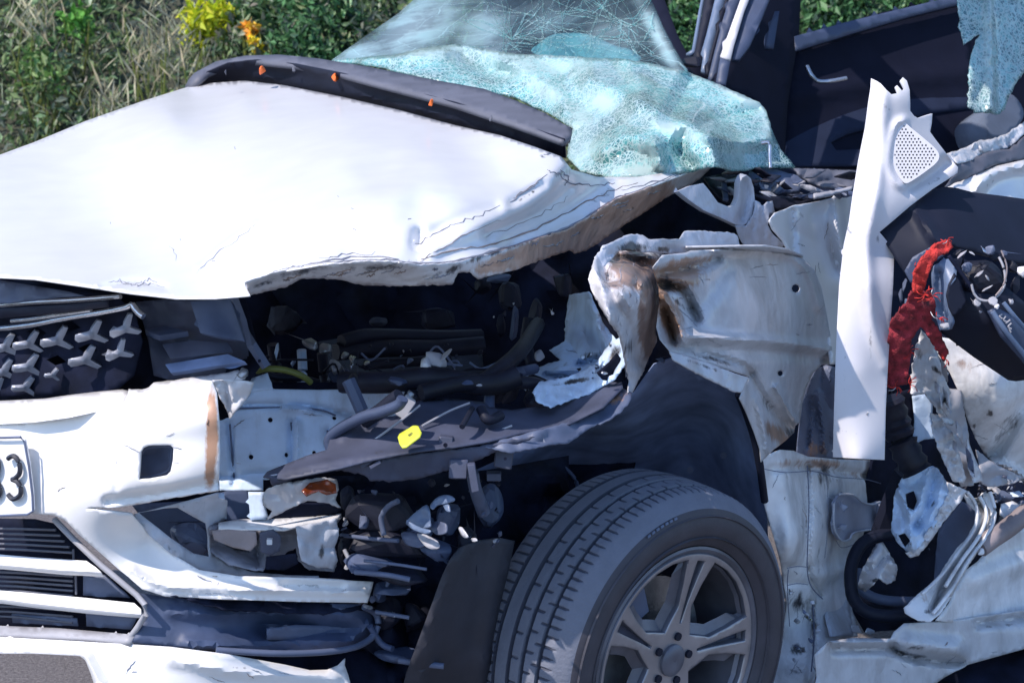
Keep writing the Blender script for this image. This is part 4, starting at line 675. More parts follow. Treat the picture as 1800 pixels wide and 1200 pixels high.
# ================================================================ engine bay
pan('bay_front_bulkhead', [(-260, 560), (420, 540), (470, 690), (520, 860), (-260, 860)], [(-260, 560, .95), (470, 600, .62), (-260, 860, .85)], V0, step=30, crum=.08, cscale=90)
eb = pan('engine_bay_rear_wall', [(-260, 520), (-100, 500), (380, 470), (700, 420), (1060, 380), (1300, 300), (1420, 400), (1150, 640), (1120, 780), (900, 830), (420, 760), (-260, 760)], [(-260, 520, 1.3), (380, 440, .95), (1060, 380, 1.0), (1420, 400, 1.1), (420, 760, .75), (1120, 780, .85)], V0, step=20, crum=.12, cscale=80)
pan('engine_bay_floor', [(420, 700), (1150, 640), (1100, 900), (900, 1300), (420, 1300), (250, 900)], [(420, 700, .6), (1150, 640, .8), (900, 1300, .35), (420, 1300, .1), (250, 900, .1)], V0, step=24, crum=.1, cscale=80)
eng = pan('engine_cover', [(560, 600), (640, 588), (720, 596), (800, 588), (846, 600), (850, 650), (800, 680), (640, 670), (560, 650)], [(560, 600, .55), (846, 600, .6), (560, 650, .35), (800, 680, .4)], M['black'], step=10, crum=.05, cscale=40)
for pts, r, m in [([(600, 600, .30), (640, 590, .34), (700, 590, .4), (780, 592, .45), (845, 590, .5)], .014, 'black'), ([(590, 618, .3), (680, 612, .36), (770, 612, .42), (850, 606, .45)], .018, 'black'), ([(640, 642, .3), (720, 636, .32), (790, 630, .36)], .010, 'black'),
        ([(600, 672, F(.42)), (680, 672, F(.40)), (760, 664, F(.36)), (860, 676, F(.30)), (910, 660, F(.26))], .020, 'black'), ([(480, 605, .2), (484, 640, .2), (486, 680, .15)], .012, 'black'), ([(530, 615, .15), (532, 650, .15), (530, 680, .12)], .009, 'blue_shade'),
        ([(566, 620, .18), (570, 660, .18), (572, 682, .15)], .010, 'black'), ([(440, 600, .1), (455, 635, .1), (475, 660, .1), (520, 664, .12), (560, 672, .15)], .007, 'black'), ([(740, 690, F(.42)), (800, 676, F(.36)), (850, 668, F(.30)), (890, 640, F(.22)), (920, 610, F(.12)), (945, 570, .30)], .015, 'black'),
        ([(860, 720, F(.30)), (862, 690, F(.28)), (880, 668, F(.25)), (905, 656, F(.2)), (940, 648, F(.12))], .010, 'deepblue'), ([(930, 560, .30), (925, 600, .28), (935, 640, .25)], .012, 'black')]:
    tube('bay_hose', pts, r, M[m], eng)
tube('yellow_hose', [(452, 652, F(.44)), (470, 648, F(.44)), (500, 650, F(.42)), (530, 660, F(.40)), (546, 672, F(.38))], .006, M['hose'], eng)
for x, y, w_, h_, r_, m, Yv in [(545, 605, 34, 22, 8, 'steel', .12), (572, 612, 30, 20, 5, 'steel', .13), (486, 615, 10, 30, 0, 'blue_shade', .14), (588, 645, 34, 30, 20, 'greybez', .12), (606, 625, 18, 12, 0, 'steel', .1), (620, 628, 14, 6, 0, 'chrome', .06), (619, 640, 9, 14, 0, 'chrome', .06), (600, 660, 50, 36, 0, 'deepblue', .14), (646, 637, 14, 5, 0, 'chrome', .1),
        (765, 634, 50, 34, 25, 'greybez', F(.33)), (748, 640, 24, 30, -20, 'lens', F(.35)), (785, 622, 30, 6, -40, 'greybez', F(.33)), (770, 662, 40, 30, 0, 'black', F(.32)), (664, 566, 40, 20, 0, 'black', .6), (620, 672, 24, 40, 0, 'black', F(.48)), (725, 700, 50, 40, 0, 'black', F(.40)),
        (900, 520, 60, 70, 5, 'black', .62), (850, 500, 40, 40, 0, 'black', .7), (880, 490, 60, 16, -10, 'deepblue', .6), (940, 560, 30, 90, 4, 'black', .5), (905, 565, 18, 80, 8, 'deepblue', .55), (880, 570, 18, 60, -5, 'black', .6), (990, 500, 40, 60, 0, 'black', .6), (770, 560, 90, 50, 0, 'black', .7), (500, 560, 80, 80, 0, 'black', .6),
        (900, 690, 70, 60, -20, 'black', F(.22)), (940, 700, 60, 56, -20, 'black', F(.18)), (885, 664, 54, 24, -10, 'bluegrey', F(.22)), (950, 695, 22, 16, 20, 'greybez', F(.20)), (912, 652, 30, 16, 30, 'deepblue', F(.2)), (948, 625, 26, 20, 40, 'greybez', F(.06)), (868, 680, 30, 26, 0, 'black', F(.27)), (700, 668, 50, 18, 4, 'deepblue', F(.40)), (810, 668, 60, 18, 4, 'deepblue', F(.34))]:
    chunk('engine_part', x, y, Yv, w_, h_, .06, M[m], eng, rot=r_, seed=x + y, n=22)
for i in range(46):
    x = rng.uniform(440, 980); y = rng.uniform(600, 690) if x < 860 else rng.uniform(520, 690); sz = rng.uniform(5, 15)
    chunk('engine_fitting', x, y, F(.30 - (x - 440) / 2500) if i % 2 else .3, sz, sz * rng.uniform(.4, 1.6), .02, M[['black', 'deepblue', 'steel', 'black', 'greybez', 'black', 'bluegrey'][i % 7]], eng, rot=rng.uniform(-60, 60), seed=i, n=12)
for i in range(16):
    x = rng.uniform(450, 930); y = rng.uniform(620, 680); Y_ = F(.32 - (x - 440) / 2500)
    tube('thin_wire', [(x, y, Y_), (x + rng.uniform(5, 30), y + rng.uniform(-16, 16), Y_), (x + rng.uniform(20, 70), y + rng.uniform(-10, 25), Y_)], .0022, M[['black', 'bluegrey', 'slate', 'black'][i % 4]], eng, seg=5)
tube('wire', [(820, 680, F(.34)), (838, 676, F(.33)), (870, 684, F(.3))], .003, M['greybez'], eng)
tube('alternator_ring', [(872, 700, F(.25)), (880, 682, F(.26)), (905, 674, F(.25)), (940, 674, F(.22)), (970, 690, F(.18)), (980, 704, F(.17)), (972, 715, F(.17))], .012, M['black'], eng)
# inner wing (blue)
iw = pan('inner_wing', [(1000, 518), (1035, 512), (1048, 540), (1062, 570), (1085, 600), (1100, 640), (1085, 665), (1050, 690), (1010, 705), (970, 708), (930, 690), (900, 668), (940, 650), (960, 640), (985, 632), (965, 615), (992, 600), (994, 560)],
    [(1000, 518, .40), (1035, 512, .25), (1100, 640, -.02), (1050, 690, S(-.14)), (930, 690, F(.14)), (965, 615, .32), (1020, 600, .25)], M['blue_shade'], step=5, crum=.05, cscale=26, jag=.6, seed=21, sharp=22, creases=[([(1035, 520), (1062, 600), (1095, 640)], 10, .05), ([(1020, 640), (1080, 625)], 6, -.05), ([(960, 660), (1020, 665), (1060, 660)], 6, -.05), ([(985, 650), (1040, 650)], 5, .03)],
    stains=[(1040, 625, 30, 8, -10, .8, 'dark'), (1060, 655, 40, 5, -25, .9, 'dark'), (1000, 664, 50, 4, -4, .8, 'dark'), (1000, 640, 40, 6, 0, .4, 'dark')])
for i in range(46):
    t_ = rng.random(); x = 985 + 110 * t_ + rng.normal(0, 12); y = 690 - 70 * t_ + rng.normal(0, 14); z_ = rng.uniform(4, 13)
    chunk('wing_scrap', x, y, S(-.10) if x > 1040 else F(.12), z_, z_ * rng.uniform(.3, .9), .015, M[['blue_shade', 'white_in', 'tray', 'blue_shade', 'deepblue', 'steel', 'black'][i % 7]], iw, rot=rng.uniform(-70, 30), seed=i, n=9)
pan('crumpled_rail', [(935, 690), (950, 670), (1000, 662), (1045, 640), (1072, 604), (1098, 586), (1106, 612), (1100, 640), (1080, 668), (1040, 690), (1000, 704), (968, 716), (945, 706)], [(935, 690, F(.25)), (1045, 640, F(.12)), (1098, 586, S(-.09)), (1100, 640, S(-.05)), (968, 716, F(.26)), (1040, 690, F(.16))], M['blue_shade'], iw, th=.0018, step=4, crum=.05, cscale=24, jag=.8, seed=77, sharp=20, holes=[[(1056, 650), (1076, 632), (1084, 640), (1078, 658), (1062, 664)]], stains=[(1010, 670, 40, 5, -10, 1.0, 'dark'), (1080, 620, 10, 20, 20, .9, 'dark')])
pan('wing_rail', [(960, 672), (1000, 668), (1050, 665), (1085, 645), (1110, 640), (1110, 656), (1060, 690), (1020, 705), (980, 716), (966, 700)], [(960, 672, F(.16)), (1110, 640, S(-.08)), (966, 700, F(.16)), (1110, 656, S(-.08))], M['blue_shade'], iw, step=5, crum=.02, cscale=20, jag=.5)
chunk('bright_fragment', 1061, 656, S(-.06), 16, 9, .01, M['chrome'], iw, seed=2); pan('wing_dark_gap', [(1050, 655), (1072, 636), (1085, 620), (1098, 640), (1100, 668), (1085, 672), (1060, 668)], [(1050, 655, S(-.08)), (1098, 640, S(-.06)), (1100, 668, S(-.06))], V0, iw, step=6)
# crushed tip of the wing
nose = pan('crushed_wing_tip', [(1040, 468), (1048, 450), (1065, 435), (1095, 426), (1130, 430), (1160, 440), (1175, 470), (1160, 500), (1158, 540), (1152, 580), (1155, 600), (1140, 630), (1130, 655), (1112, 690), (1104, 690), (1106, 668), (1100, 640), (1095, 615), (1088, 590), (1070, 565), (1055, 540), (1042, 515), (1034, 490)],
    [(1040, 468, S(-.10)), (1095, 426, S(-.18)), (1175, 470, S(-.12)), (1155, 600, S(-.16)), (1112, 690, S(-.05)), (1042, 515, S(-.08)), (1088, 590, S(-.02)), (1100, 520, S(.0)), (1130, 540, S(-.03))],
    M['nose'], step=4, th=.0018, crum=.05, cscale=42, aniso=(1.8, .6), jag=.5, seed=31, sharp=30, creases=[([(1046, 470), (1062, 530), (1092, 590), (1112, 650)], 12, .035), ([(1058, 462), (1080, 520), (1108, 580), (1120, 640)], 8, -.03), ([(1090, 450), (1140, 470), (1165, 500)], 12, -.05), ([(1130, 500), (1137, 560), (1134, 620)], 9, .035), ([(1150, 500), (1150, 560), (1146, 600)], 8, -.03), ([(1060, 440), (1100, 446), (1155, 452)], 8, .035), ([(1070, 488), (1110, 500), (1135, 520)], 9, -.03), ([(1060, 500), (1090, 515), (1110, 540)], 7, .02)],
    stains=[(1125, 475, 55, 34, 20, 1.8), (1140, 560, 18, 70, 0, 1.8), (1080, 500, 30, 14, 20, .8), (1125, 450, 50, 14, 0, .9, 'dark'), (1100, 640, 14, 30, 0, .6), (1105, 610, 12, 20, 30, .7, 'dark'), (1088, 505, 30, 3, 20, .6, 'dark'), (1145, 500, 20, 26, 0, .7, 'dark')])
tag(nose, 'rust brown crushed tip of the wing')
# main wing panel
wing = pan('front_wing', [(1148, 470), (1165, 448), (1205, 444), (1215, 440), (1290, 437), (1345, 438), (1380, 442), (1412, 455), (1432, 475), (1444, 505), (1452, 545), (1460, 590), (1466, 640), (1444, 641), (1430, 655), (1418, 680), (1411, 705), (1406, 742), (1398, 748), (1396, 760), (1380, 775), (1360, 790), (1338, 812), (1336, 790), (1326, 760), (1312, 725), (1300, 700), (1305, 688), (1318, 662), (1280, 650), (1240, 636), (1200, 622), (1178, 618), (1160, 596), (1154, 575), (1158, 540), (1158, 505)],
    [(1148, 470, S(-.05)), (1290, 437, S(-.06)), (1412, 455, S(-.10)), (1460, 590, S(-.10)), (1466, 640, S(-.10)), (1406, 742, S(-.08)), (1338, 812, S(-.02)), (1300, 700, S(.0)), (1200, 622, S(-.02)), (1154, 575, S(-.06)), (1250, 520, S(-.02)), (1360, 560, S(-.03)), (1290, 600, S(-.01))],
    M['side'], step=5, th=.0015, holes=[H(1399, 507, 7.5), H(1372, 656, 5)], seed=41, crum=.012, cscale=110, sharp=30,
    creases=[([(1200, 590), (1290, 596), (1380, 602), (1460, 615)], 9, .035), ([(1200, 608), (1290, 616), (1380, 622), (1460, 632)], 10, -.02), ([(1160, 500), (1200, 510), (1225, 560)], 8, -.06), ([(1165, 520), (1190, 560), (1200, 600)], 7, .05), ([(1160, 480), (1220, 470), (1260, 455)], 9, -.04), ([(1170, 545), (1185, 600)], 5, -.05), ([(1320, 660), (1340, 700), (1375, 740), (1400, 760)], 10, -.06), ([(1330, 700), (1345, 760), (1350, 790)], 8, .04), ([(1365, 680), (1385, 720), (1400, 745)], 6, .04), ([(1210, 545), (1240, 525), (1270, 480)], 18, -.02), ([(1260, 440), (1360, 442), (1415, 470), (1440, 540)], 8, .03), ([(1230, 620), (1300, 640), (1320, 655)], 5, -.03)],
    stains=[(1180, 490, 60, 26, -12, 1.4), (1210, 460, 50, 10, -8, 1.1), (1175, 550, 22, 60, -20, 1.2), (1170, 500, 30, 20, 0, .8, 'dark'), (1190, 530, 40, 4, 40, .8, 'dark'), (1215, 540, 8, 3, 0, 1, 'dark'), (1255, 632, 45, 5, 18, .8, 'dark'), (1250, 450, 70, 5, 0, .5), (1370, 765, 36, 20, 40, 1.0), (1350, 710, 30, 12, 50, .6, 'dark'), (1390, 760, 20, 10, 30, .8, 'dark'), (1225, 605, 30, 10, 10, .4, 'dark')])
tag(wing, 'shaded white front wing with brown scrape')
pan('wing_dark_crack', [(1150, 560), (1162, 590), (1178, 616), (1190, 640), (1150, 640), (1135, 650), (1150, 610)], [(1150, 560, S(-.2)), (1190, 640, S(-.2)), (1135, 650, S(-.2))], V0, wing, step=8)
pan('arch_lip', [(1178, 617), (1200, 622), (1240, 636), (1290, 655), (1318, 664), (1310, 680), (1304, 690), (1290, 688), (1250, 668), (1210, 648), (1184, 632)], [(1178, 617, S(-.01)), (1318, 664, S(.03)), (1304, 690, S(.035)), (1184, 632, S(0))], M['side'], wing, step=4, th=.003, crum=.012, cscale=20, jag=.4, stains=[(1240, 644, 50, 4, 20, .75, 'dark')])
pan('wing_top_flange', [(1046, 452), (1060, 432), (1080, 424), (1098, 414), (1110, 411), (1130, 413), (1140, 420), (1195, 420), (1204, 406), (1230, 405), (1290, 410), (1296, 414), (1300, 430), (1312, 438), (1345, 438), (1340, 446), (1290, 441), (1200, 446), (1160, 446), (1120, 442), (1090, 440), (1060, 470), (1048, 470)],
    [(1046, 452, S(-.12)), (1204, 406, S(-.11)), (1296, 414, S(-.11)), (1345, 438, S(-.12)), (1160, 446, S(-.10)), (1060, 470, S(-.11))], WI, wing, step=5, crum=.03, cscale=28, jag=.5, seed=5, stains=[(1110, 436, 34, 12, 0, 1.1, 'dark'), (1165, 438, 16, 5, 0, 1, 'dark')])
pan('wing_top_edge_fold', [(1205, 436), (1300, 434), (1345, 434), (1385, 440), (1412, 452), (1405, 456), (1370, 445), (1300, 441), (1210, 443)], [(1205, 436, S(-.09)), (1412, 452, S(-.11)), (1300, 441, S(-.08))], M['side'], wing, step=5, th=.004)
# J bracket (bonnet hinge)
hb = pan('bonnet_hinge', [(1192, 336), (1215, 326), (1236, 322), (1246, 334), (1262, 356), (1282, 364), (1292, 360), (1298, 348), (1300, 322), (1305, 312), (1313, 308), (1320, 314), (1325, 330), (1327, 352), (1323, 376), (1314, 392), (1306, 396), (1294, 395), (1270, 384), (1238, 370), (1216, 355)],
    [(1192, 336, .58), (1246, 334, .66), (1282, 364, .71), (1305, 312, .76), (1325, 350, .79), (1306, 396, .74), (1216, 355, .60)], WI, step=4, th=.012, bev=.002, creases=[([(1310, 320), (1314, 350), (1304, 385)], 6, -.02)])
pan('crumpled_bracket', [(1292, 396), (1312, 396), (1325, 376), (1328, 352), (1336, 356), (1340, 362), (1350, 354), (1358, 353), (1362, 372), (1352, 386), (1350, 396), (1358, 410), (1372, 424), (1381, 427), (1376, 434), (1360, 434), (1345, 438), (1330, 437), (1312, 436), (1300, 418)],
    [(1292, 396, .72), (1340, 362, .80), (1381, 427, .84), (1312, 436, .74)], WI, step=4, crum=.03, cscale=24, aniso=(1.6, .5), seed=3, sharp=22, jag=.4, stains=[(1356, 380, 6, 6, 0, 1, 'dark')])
chunk('bracket_bolt', 1355, 379, .77, 9, 9, .01, V0, hb, seed=1)
# scuttle debris under the windscreen corner
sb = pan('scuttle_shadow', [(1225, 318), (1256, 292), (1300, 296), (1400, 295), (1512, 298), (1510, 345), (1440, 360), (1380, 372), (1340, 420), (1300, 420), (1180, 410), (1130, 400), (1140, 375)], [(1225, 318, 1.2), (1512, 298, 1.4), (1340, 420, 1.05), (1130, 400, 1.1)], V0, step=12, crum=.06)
for nm, ol, Y0, m, cr, sd in [('scuttle_piece', [(1318, 300), (1340, 294), (1372, 300), (1400, 308), (1416, 316), (1410, 326), (1404, 337), (1370, 336), (1340, 326), (1312, 318)], .96, 'slate', .05, 1),
        ('scuttle_piece', [(1395, 296), (1440, 297), (1508, 300), (1506, 330), (1480, 331), (1450, 328), (1430, 322), (1412, 312)], .92, 'cowl', .05, 2), ('scuttle_piece', [(1330, 312), (1370, 318), (1378, 332), (1366, 338), (1340, 330)], .93, 'bluegrey', .02, 3),
        ('scuttle_strip', [(1300, 336), (1360, 345), (1430, 343), (1500, 328), (1504, 334), (1440, 350), (1400, 362), (1366, 366), (1352, 352)], .85, 'black', .03, 4), ('scuttle_strip', [(1430, 340), (1470, 334), (1500, 326), (1498, 332), (1450, 345), (1432, 348)], .80, 'greybez', .02, 5),
        ('scuttle_piece', [(1238, 312), (1262, 306), (1300, 308), (1298, 340), (1292, 356), (1276, 356), (1262, 346), (1250, 330)], .98, 'black', .04, 6), ('scuttle_piece', [(1270, 318), (1277, 318), (1281, 352), (1272, 350)], .90, 'slate', .01, 7)]:
    pan(nm, ol, [(ol[0][0], ol[0][1], Y0), (ol[0][0] + 50, ol[0][1], Y0 + .05), (ol[0][0], ol[0][1] + 40, Y0 - .08)], M[m], sb, step=5, crum=cr, cscale=22, seed=sd, th=.006, jag=.4)
for i in range(34):
    x = rng.uniform(1262, 1500); y = rng.uniform(300, 350) if x > 1320 else rng.uniform(300, 345); L_ = rng.uniform(8, 34); a_ = rng.normal(.15, .35); h_ = rng.uniform(2.5, 8)
    c_, s_2 = math.cos(a_), math.sin(a_); Yv_ = .90 + rng.uniform(-.03, .05)
    pan('scuttle_shard', [(x - L_ * c_, y - L_ * s_2), (x, y - h_), (x + L_ * c_, y + L_ * s_2), (x + 2, y + h_)], [(x, y, Yv_), (x + 20, y, Yv_ + rng.normal(0, .05)), (x, y + 20, Yv_ + rng.normal(0, .05))], M[['slate', 'black', 'greybez', 'deepblue', 'black', 'white_in', 'cowl'][i % 7]], sb, step=7, th=.003)
tube('mirror_pivot', [(1338, 252, .8), (1352, 252, .8), (1353, 275, .79), (1354, 295, .78)], .004, M['chrome'], sb)
# bulkhead panel left of the loose trim
bh = pan('bulkhead_side', [(1362, 374), (1385, 366), (1400, 360), (1440, 354), (1462, 348), (1470, 338), (1500, 330), (1510, 345), (1510, 420), (1490, 500), (1480, 560), (1478, 640), (1460, 640), (1450, 560), (1440, 500), (1425, 470), (1405, 452), (1385, 440), (1376, 424), (1358, 404), (1352, 388)],
    [(1362, 374, .60), (1440, 354, .86), (1510, 345, 1.08), (1480, 560, .84), (1450, 560, .74), (1376, 424, .62), (1440, 430, .80)], W, step=5, crum=.08, cscale=75, seed=14, sharp=26, creases=[([(1392, 370), (1396, 450)], 3, -.02), ([(1470, 350), (1478, 430), (1490, 480)], 12, .05), ([(1440, 380), (1470, 470)], 16, -.04)],
    stains=[(1450, 400, 10, 20, 10, .4, 'dark'), (1410, 380, 14, 3, 80, .6, 'dark'), (1405, 375, 5, 5, 0, .8, 'dark')])
# behind the lower wing
pw = pan('pillar_web', [(1406, 742), (1411, 705), (1420, 675), (1436, 648), (1452, 641), (1468, 645), (1480, 650), (1480, 805), (1440, 806), (1400, 800)], [(1406, 742, S(-.12)), (1480, 650, S(-.12)), (1440, 806, S(-.12))], M['slate'], step=5, crum=.06, cscale=34, aniso=(1.8, .5), sharp=22, creases=[([(1440, 690), (1450, 790)], 9, .03, 1), ([(1425, 700), (1420, 780)], 8, -.02, 1)], stains=[(1440, 790, 30, 20, 0, .6), (1450, 800, 30, 10, 0, .5, 'dark')])
chunk('grommet', 1450, 665, S(-.12), 26, 40, .03, M['black'], pw, rot=8, seed=4, n=30)
# ---- wheel-arch liner
ln = pan('wheel_arch_liner', [(1090, 700), (1115, 690), (1150, 640), (1180, 630), (1250, 664), (1300, 690), (1318, 740), (1335, 800), (1345, 870), (1350, 960), (1340, 1230), (860, 1230), (850, 1000), (830, 830), (940, 780), (1040, 750)],
    [(1090, 700, S(-.2)), (1180, 630, S(-.12)), (1300, 690, S(-.04)), (1335, 800, S(-.04)), (1350, 960, S(-.1)), (1340, 1230, S(-.25)), (1200, 800, S(-.35)), (1000, 800, S(-.5)), (860, 1230, .45), (830, 830, .35), (1250, 760, S(-.24))], M['liner'], step=12, crum=.012, cscale=120,
    creases=[([(1060, 755), (1110, 750), (1150, 742)], 6, .02), ([(1040, 795), (1150, 797)], 5, .02), ([(1290, 700), (1320, 780), (1335, 860)], 6, -.02)])
tag(ln, 'dark blue wheel arch liner')
tube('liner_edge', [(1298, 692, S(-.03)), (1310, 720, S(-.03)), (1326, 770, S(-.03)), (1336, 820, S(-.03)), (1344, 880, S(-.04))], .008, M['smooth_black'], ln)
discs('liner_clip', [(1272, 800, 6, S(-.20)), (1213, 826, 6, S(-.26))], M['slate'], ln)
chunk('liner_tongue', 1160, 632, S(-.1), 30, 12, .01, M['slate'], ln, rot=20, seed=3)
# ---- black clutter in the hole ahead of the wheel
ck = pan('lower_front_cavity', [(560, 840), (700, 830), (830, 830), (1000, 800), (1000, 900), (900, 960), (880, 1000), (760, 1230), (560, 1230)], [(560, 840, F(.42)), (1000, 800, .35), (760, 1230, F(.35)), (560, 1230, F(.42))], V0, step=14, crum=.12, cscale=50, seed=6)
for x, y, w_, h_, r_, m, Yv in [(665, 900, 150, 80, 0, 'black', F(.46)), (640, 917, 24, 24, 4, 'slate', F(.50)), (690, 960, 160, 70, 5, 'black', F(.46)), (650, 990, 110, 44, 4, 'deepblue', F(.48)), (700, 1010, 130, 30, 4, 'black', F(.48)), (690, 1035, 90, 22, 0, 'deepblue', F(.44)), (612, 880, 40, 60, 0, 'black', F(.44)),
        (740, 930, 60, 60, 10, 'deepblue', F(.42)), (760, 960, 80, 44, 20, 'deepblue', F(.44)), (790, 910, 60, 70, 0, 'navy', F(.38)), (820, 950, 50, 60, 0, 'black', F(.36)), (680, 1080, 70, 80, 0, 'black', F(.40)), (730, 1080, 50, 70, 0, 'black', F(.36)), (670, 1040, 30, 44, 0, 'navy', F(.44)), (610, 960, 40, 80, 0, 'black', F(.45)), (860, 890, 60, 100, 5, 'navy', F(.2)), (700, 1150, 100, 30, 2, 'deepblue', F(.40)), (940, 880, 60, 60, 0, 'void', .3)]:
    chunk('front_cavity_part', x, y, Yv, w_, h_, .07, M[m], ck, rot=r_, seed=x * 3 + y, n=26)
for i in range(60):
    x = rng.uniform(600, 880); y = rng.uniform(850, 1090) if x < 740 else rng.uniform(840, 960); sz = rng.uniform(5, 18)
    chunk('broken_scrap', x, y, F(.50 - (x - 600) / 1800), sz, sz * rng.uniform(.3, 1.2), .015, M[['black', 'deepblue', 'black', 'slate', 'black', 'tray', 'greybez'][i % 7]], ck, rot=rng.uniform(-60, 60), seed=i + 90, n=9)
for nm, ol, Yv, m in [('lamp_reflector', [(714, 916), (740, 892), (752, 888), (756, 912), (756, 925), (740, 928), (722, 926)], F(.50), 'bluegrey'), ('lamp_shell', [(714, 914), (722, 918), (738, 926), (757, 932), (752, 938), (735, 934), (720, 926)], F(.53), 'bluegrey'),
        ('lamp_shell', [(756, 888), (768, 874), (784, 869), (796, 873), (797, 880), (784, 884), (768, 888), (760, 894)], F(.50), 'bluegrey'), ('lamp_reflector', [(733, 938), (750, 940), (768, 950), (772, 958), (768, 964), (756, 964), (744, 956)], F(.51), 'greybez'), ('lamp_glass_bit', [(778, 884), (788, 886), (791, 898), (783, 896)], F(.5), 'bluegrey'),
        ('lamp_glass_bit', [(806, 928), (812, 926), (822, 940), (820, 945), (812, 942)], F(.5), 'lens'), ('lamp_glass_bit', [(828, 946), (836, 945), (838, 950), (830, 951)], F(.5), 'lens'), ('lamp_bowl', [(706, 935), (730, 936), (745, 955), (735, 962), (712, 955)], F(.47), 'slate'), ('lamp_bowl', [(752, 920), (770, 916), (785, 922), (784, 936), (765, 938)], F(.49), 'slate')]:
    yv = spec(ol[0][0], ol[0][1], Yv); pan(nm, ol, [(ol[0][0], ol[0][1], yv), (ol[0][0] + 30, ol[0][1], yv - .03), (ol[0][0], ol[0][1] + 30, yv - .02)], M[m], ck, step=4, sm=True, crum=.02, cscale=20)
for pts, r, m in [([(675, 940, F(.5)), (670, 910, F(.5)), (682, 890, F(.5)), (700, 880, F(.5))], .005, 'slate'), ([(600, 940, F(.48)), (650, 946, F(.5)), (700, 950, F(.5))], .004, 'slate'), ([(625, 1005, F(.52)), (680, 1010, F(.52)), (720, 1018, F(.5))], .005, 'slate'), ([(640, 985, F(.52)), (700, 992, F(.5)), (750, 1000, F(.48))], .003, 'slate'), ([(605, 965, F(.5)), (615, 985, F(.5))], .004, 'greybez'),
        ([(660, 1075, F(.46)), (690, 1080, F(.45)), (720, 1085, F(.44))], .004, 'slate'), ([(650, 1100, F(.46)), (670, 1130, F(.44)), (690, 1140, F(.44))], .006, 'deepblue'), ([(700, 1160, F(.44)), (740, 1166, F(.42)), (780, 1170, F(.4))], .006, 'slate'), ([(830, 830, F(.4)), (836, 860, F(.38)), (850, 900, F(.34))], .012, 'slate'), ([(900, 860, .32), (930, 880, .3), (940, 900, .3)], .006, 'slate'), ([(985, 815, .3), (1010, 840, .28), (1018, 868, .28)], .004, 'navy')]:
    tube('loose_cable', pts, r, M[m], ck)
pan('splash_shield', [(808, 962), (840, 950), (880, 945), (905, 950), (895, 1000), (880, 1060), (866, 1130), (858, 1230), (700, 1230), (722, 1160), (748, 1090), (774, 1020), (790, 985)],
    [(808, 962, F(.42)), (905, 950, F(.25)), (858, 1230, F(.25)), (700, 1230, F(.42)), (780, 1100, F(.42))], paint('dusty_black_shield', (.034, .036, .050), .7, var=.15, bump=.1), step=12, crum=.01, creases=[([(800, 980), (760, 1100), (730, 1230)], 10, .02), ([(884, 950), (858, 1100), (840, 1230)], 8, .02)])
# ================================================================ wheel
WA = math.radians(46); WN = np.array([math.cos(WA), -math.sin(WA), 0.0]); WT_ = np.array([math.sin(WA), math.cos(WA), 0.0]); WU = np.array([0, 0, 1.0])
tilt = math.radians(3); WN = WN * math.cos(tilt) + WU * math.sin(tilt) * -1; WU = np.cross(WN, WT_) * -1; WU = WU if WU[2] > 0 else -WU
WC = P0.copy(); wheel = bpy.data.objects.new('front_wheel', None); COL.objects.link(wheel); wheel.parent = CAR; wheel.location = WC - rootloc(CAR)
wheel['label'] = 'grey alloy front wheel with worn tyre'
def wm(name, V, Fc, mat, smooth=True, ang=35, parent=None):
    """vertices in wheel space (axial, tangential, up)"""
    me = bpy.data.meshes.new(name); me.from_pydata([tuple(WN * a + WT_ * b + WU * c) for a, b, c in V], [], [tuple(f) for f in Fc]); me.update()
    if smooth:
        me.shade_smooth()
        try: me.set_sharp_from_angle(angle=math.radians(ang))
        except Exception: pass
    return linkobj(name, me, parent or wheel, mat)
def lathe(name, prof, mat, seg=120, fn=None, ang=35, parent=None):
    n = len(prof); V = []; Fc = []
    for k in range(seg):
        a = 2 * math.pi * k / seg
        for j, (ax, r) in enumerate(prof):
            rr = fn(k, j, ax, r) if fn else r; V.append((ax, rr * math.cos(a), rr * math.sin(a)))
    for k in range(seg):
        for j in range(n - 1):
            a0 = k * n + j; b0 = ((k + 1) % seg) * n + j; Fc.append((a0, b0, b0 + 1, a0 + 1))
    return wm(name, V, Fc, mat, True, ang, parent)
prof = [(-.02, .222), (-.004, .226), (.004, .236), (.010, .252), (.012, .268), (.009, .284), (.002, .298), (-.004, .306), (-.010, .311), (-.016, .317), (-.022, .322), (-.030, .3265)]
groove = [-.052, -.090, -.122, -.160]
ax = -.034; pts_ = []
while ax > -.196:
    g = any(abs(ax - gg) < .0038 for gg in groove); cr_ = .3325 - 1.0 * (ax + .115) ** 2 * .9
    pts_.append((ax, cr_ - (.011 if g else 0))); ax -= .0018 if any(abs(ax - gg) < .008 for gg in groove) else .006
prof += pts_ + [(-.205, .322), (-.215, .306), (-.222, .28), (-.215, .25), (-.2, .224)]
def tread(k, j, ax, r):
    if -.049 < ax < -.022: return r - (.0035 if k % 5 == 0 else 0)
    if -.198 < ax < -.163: return r - (.0035 if k % 5 == 2 else 0)
    if -.087 < ax < -.072: return r - (.0035 if k % 10 == 0 else 0)
    if -.070 < ax < -.055: return r - (.0035 if k % 10 == 5 else 0)
    if -.118 < ax < -.104: return r - (.0030 if k % 12 == 3 else 0)
    if -.016 < ax < -.001 and .300 < r < .319: return r + (.0008 if k % 3 == 0 else -.0003)
    if .004 < ax < .02 and .255 < r < .28: return r + .0006 * math.sin(k * 2.1)
    return r
tyre = lathe('tyre', prof, M['rubber'], 540, tread, 30)
vv = np.array([v.co for v in tyre.data.vertices]); nP = len(prof); base_r = np.tile(np.array([r for a_, r in prof]), 540); ax_ = np.tile(np.array([a_ for a_, r in prof]), 540)
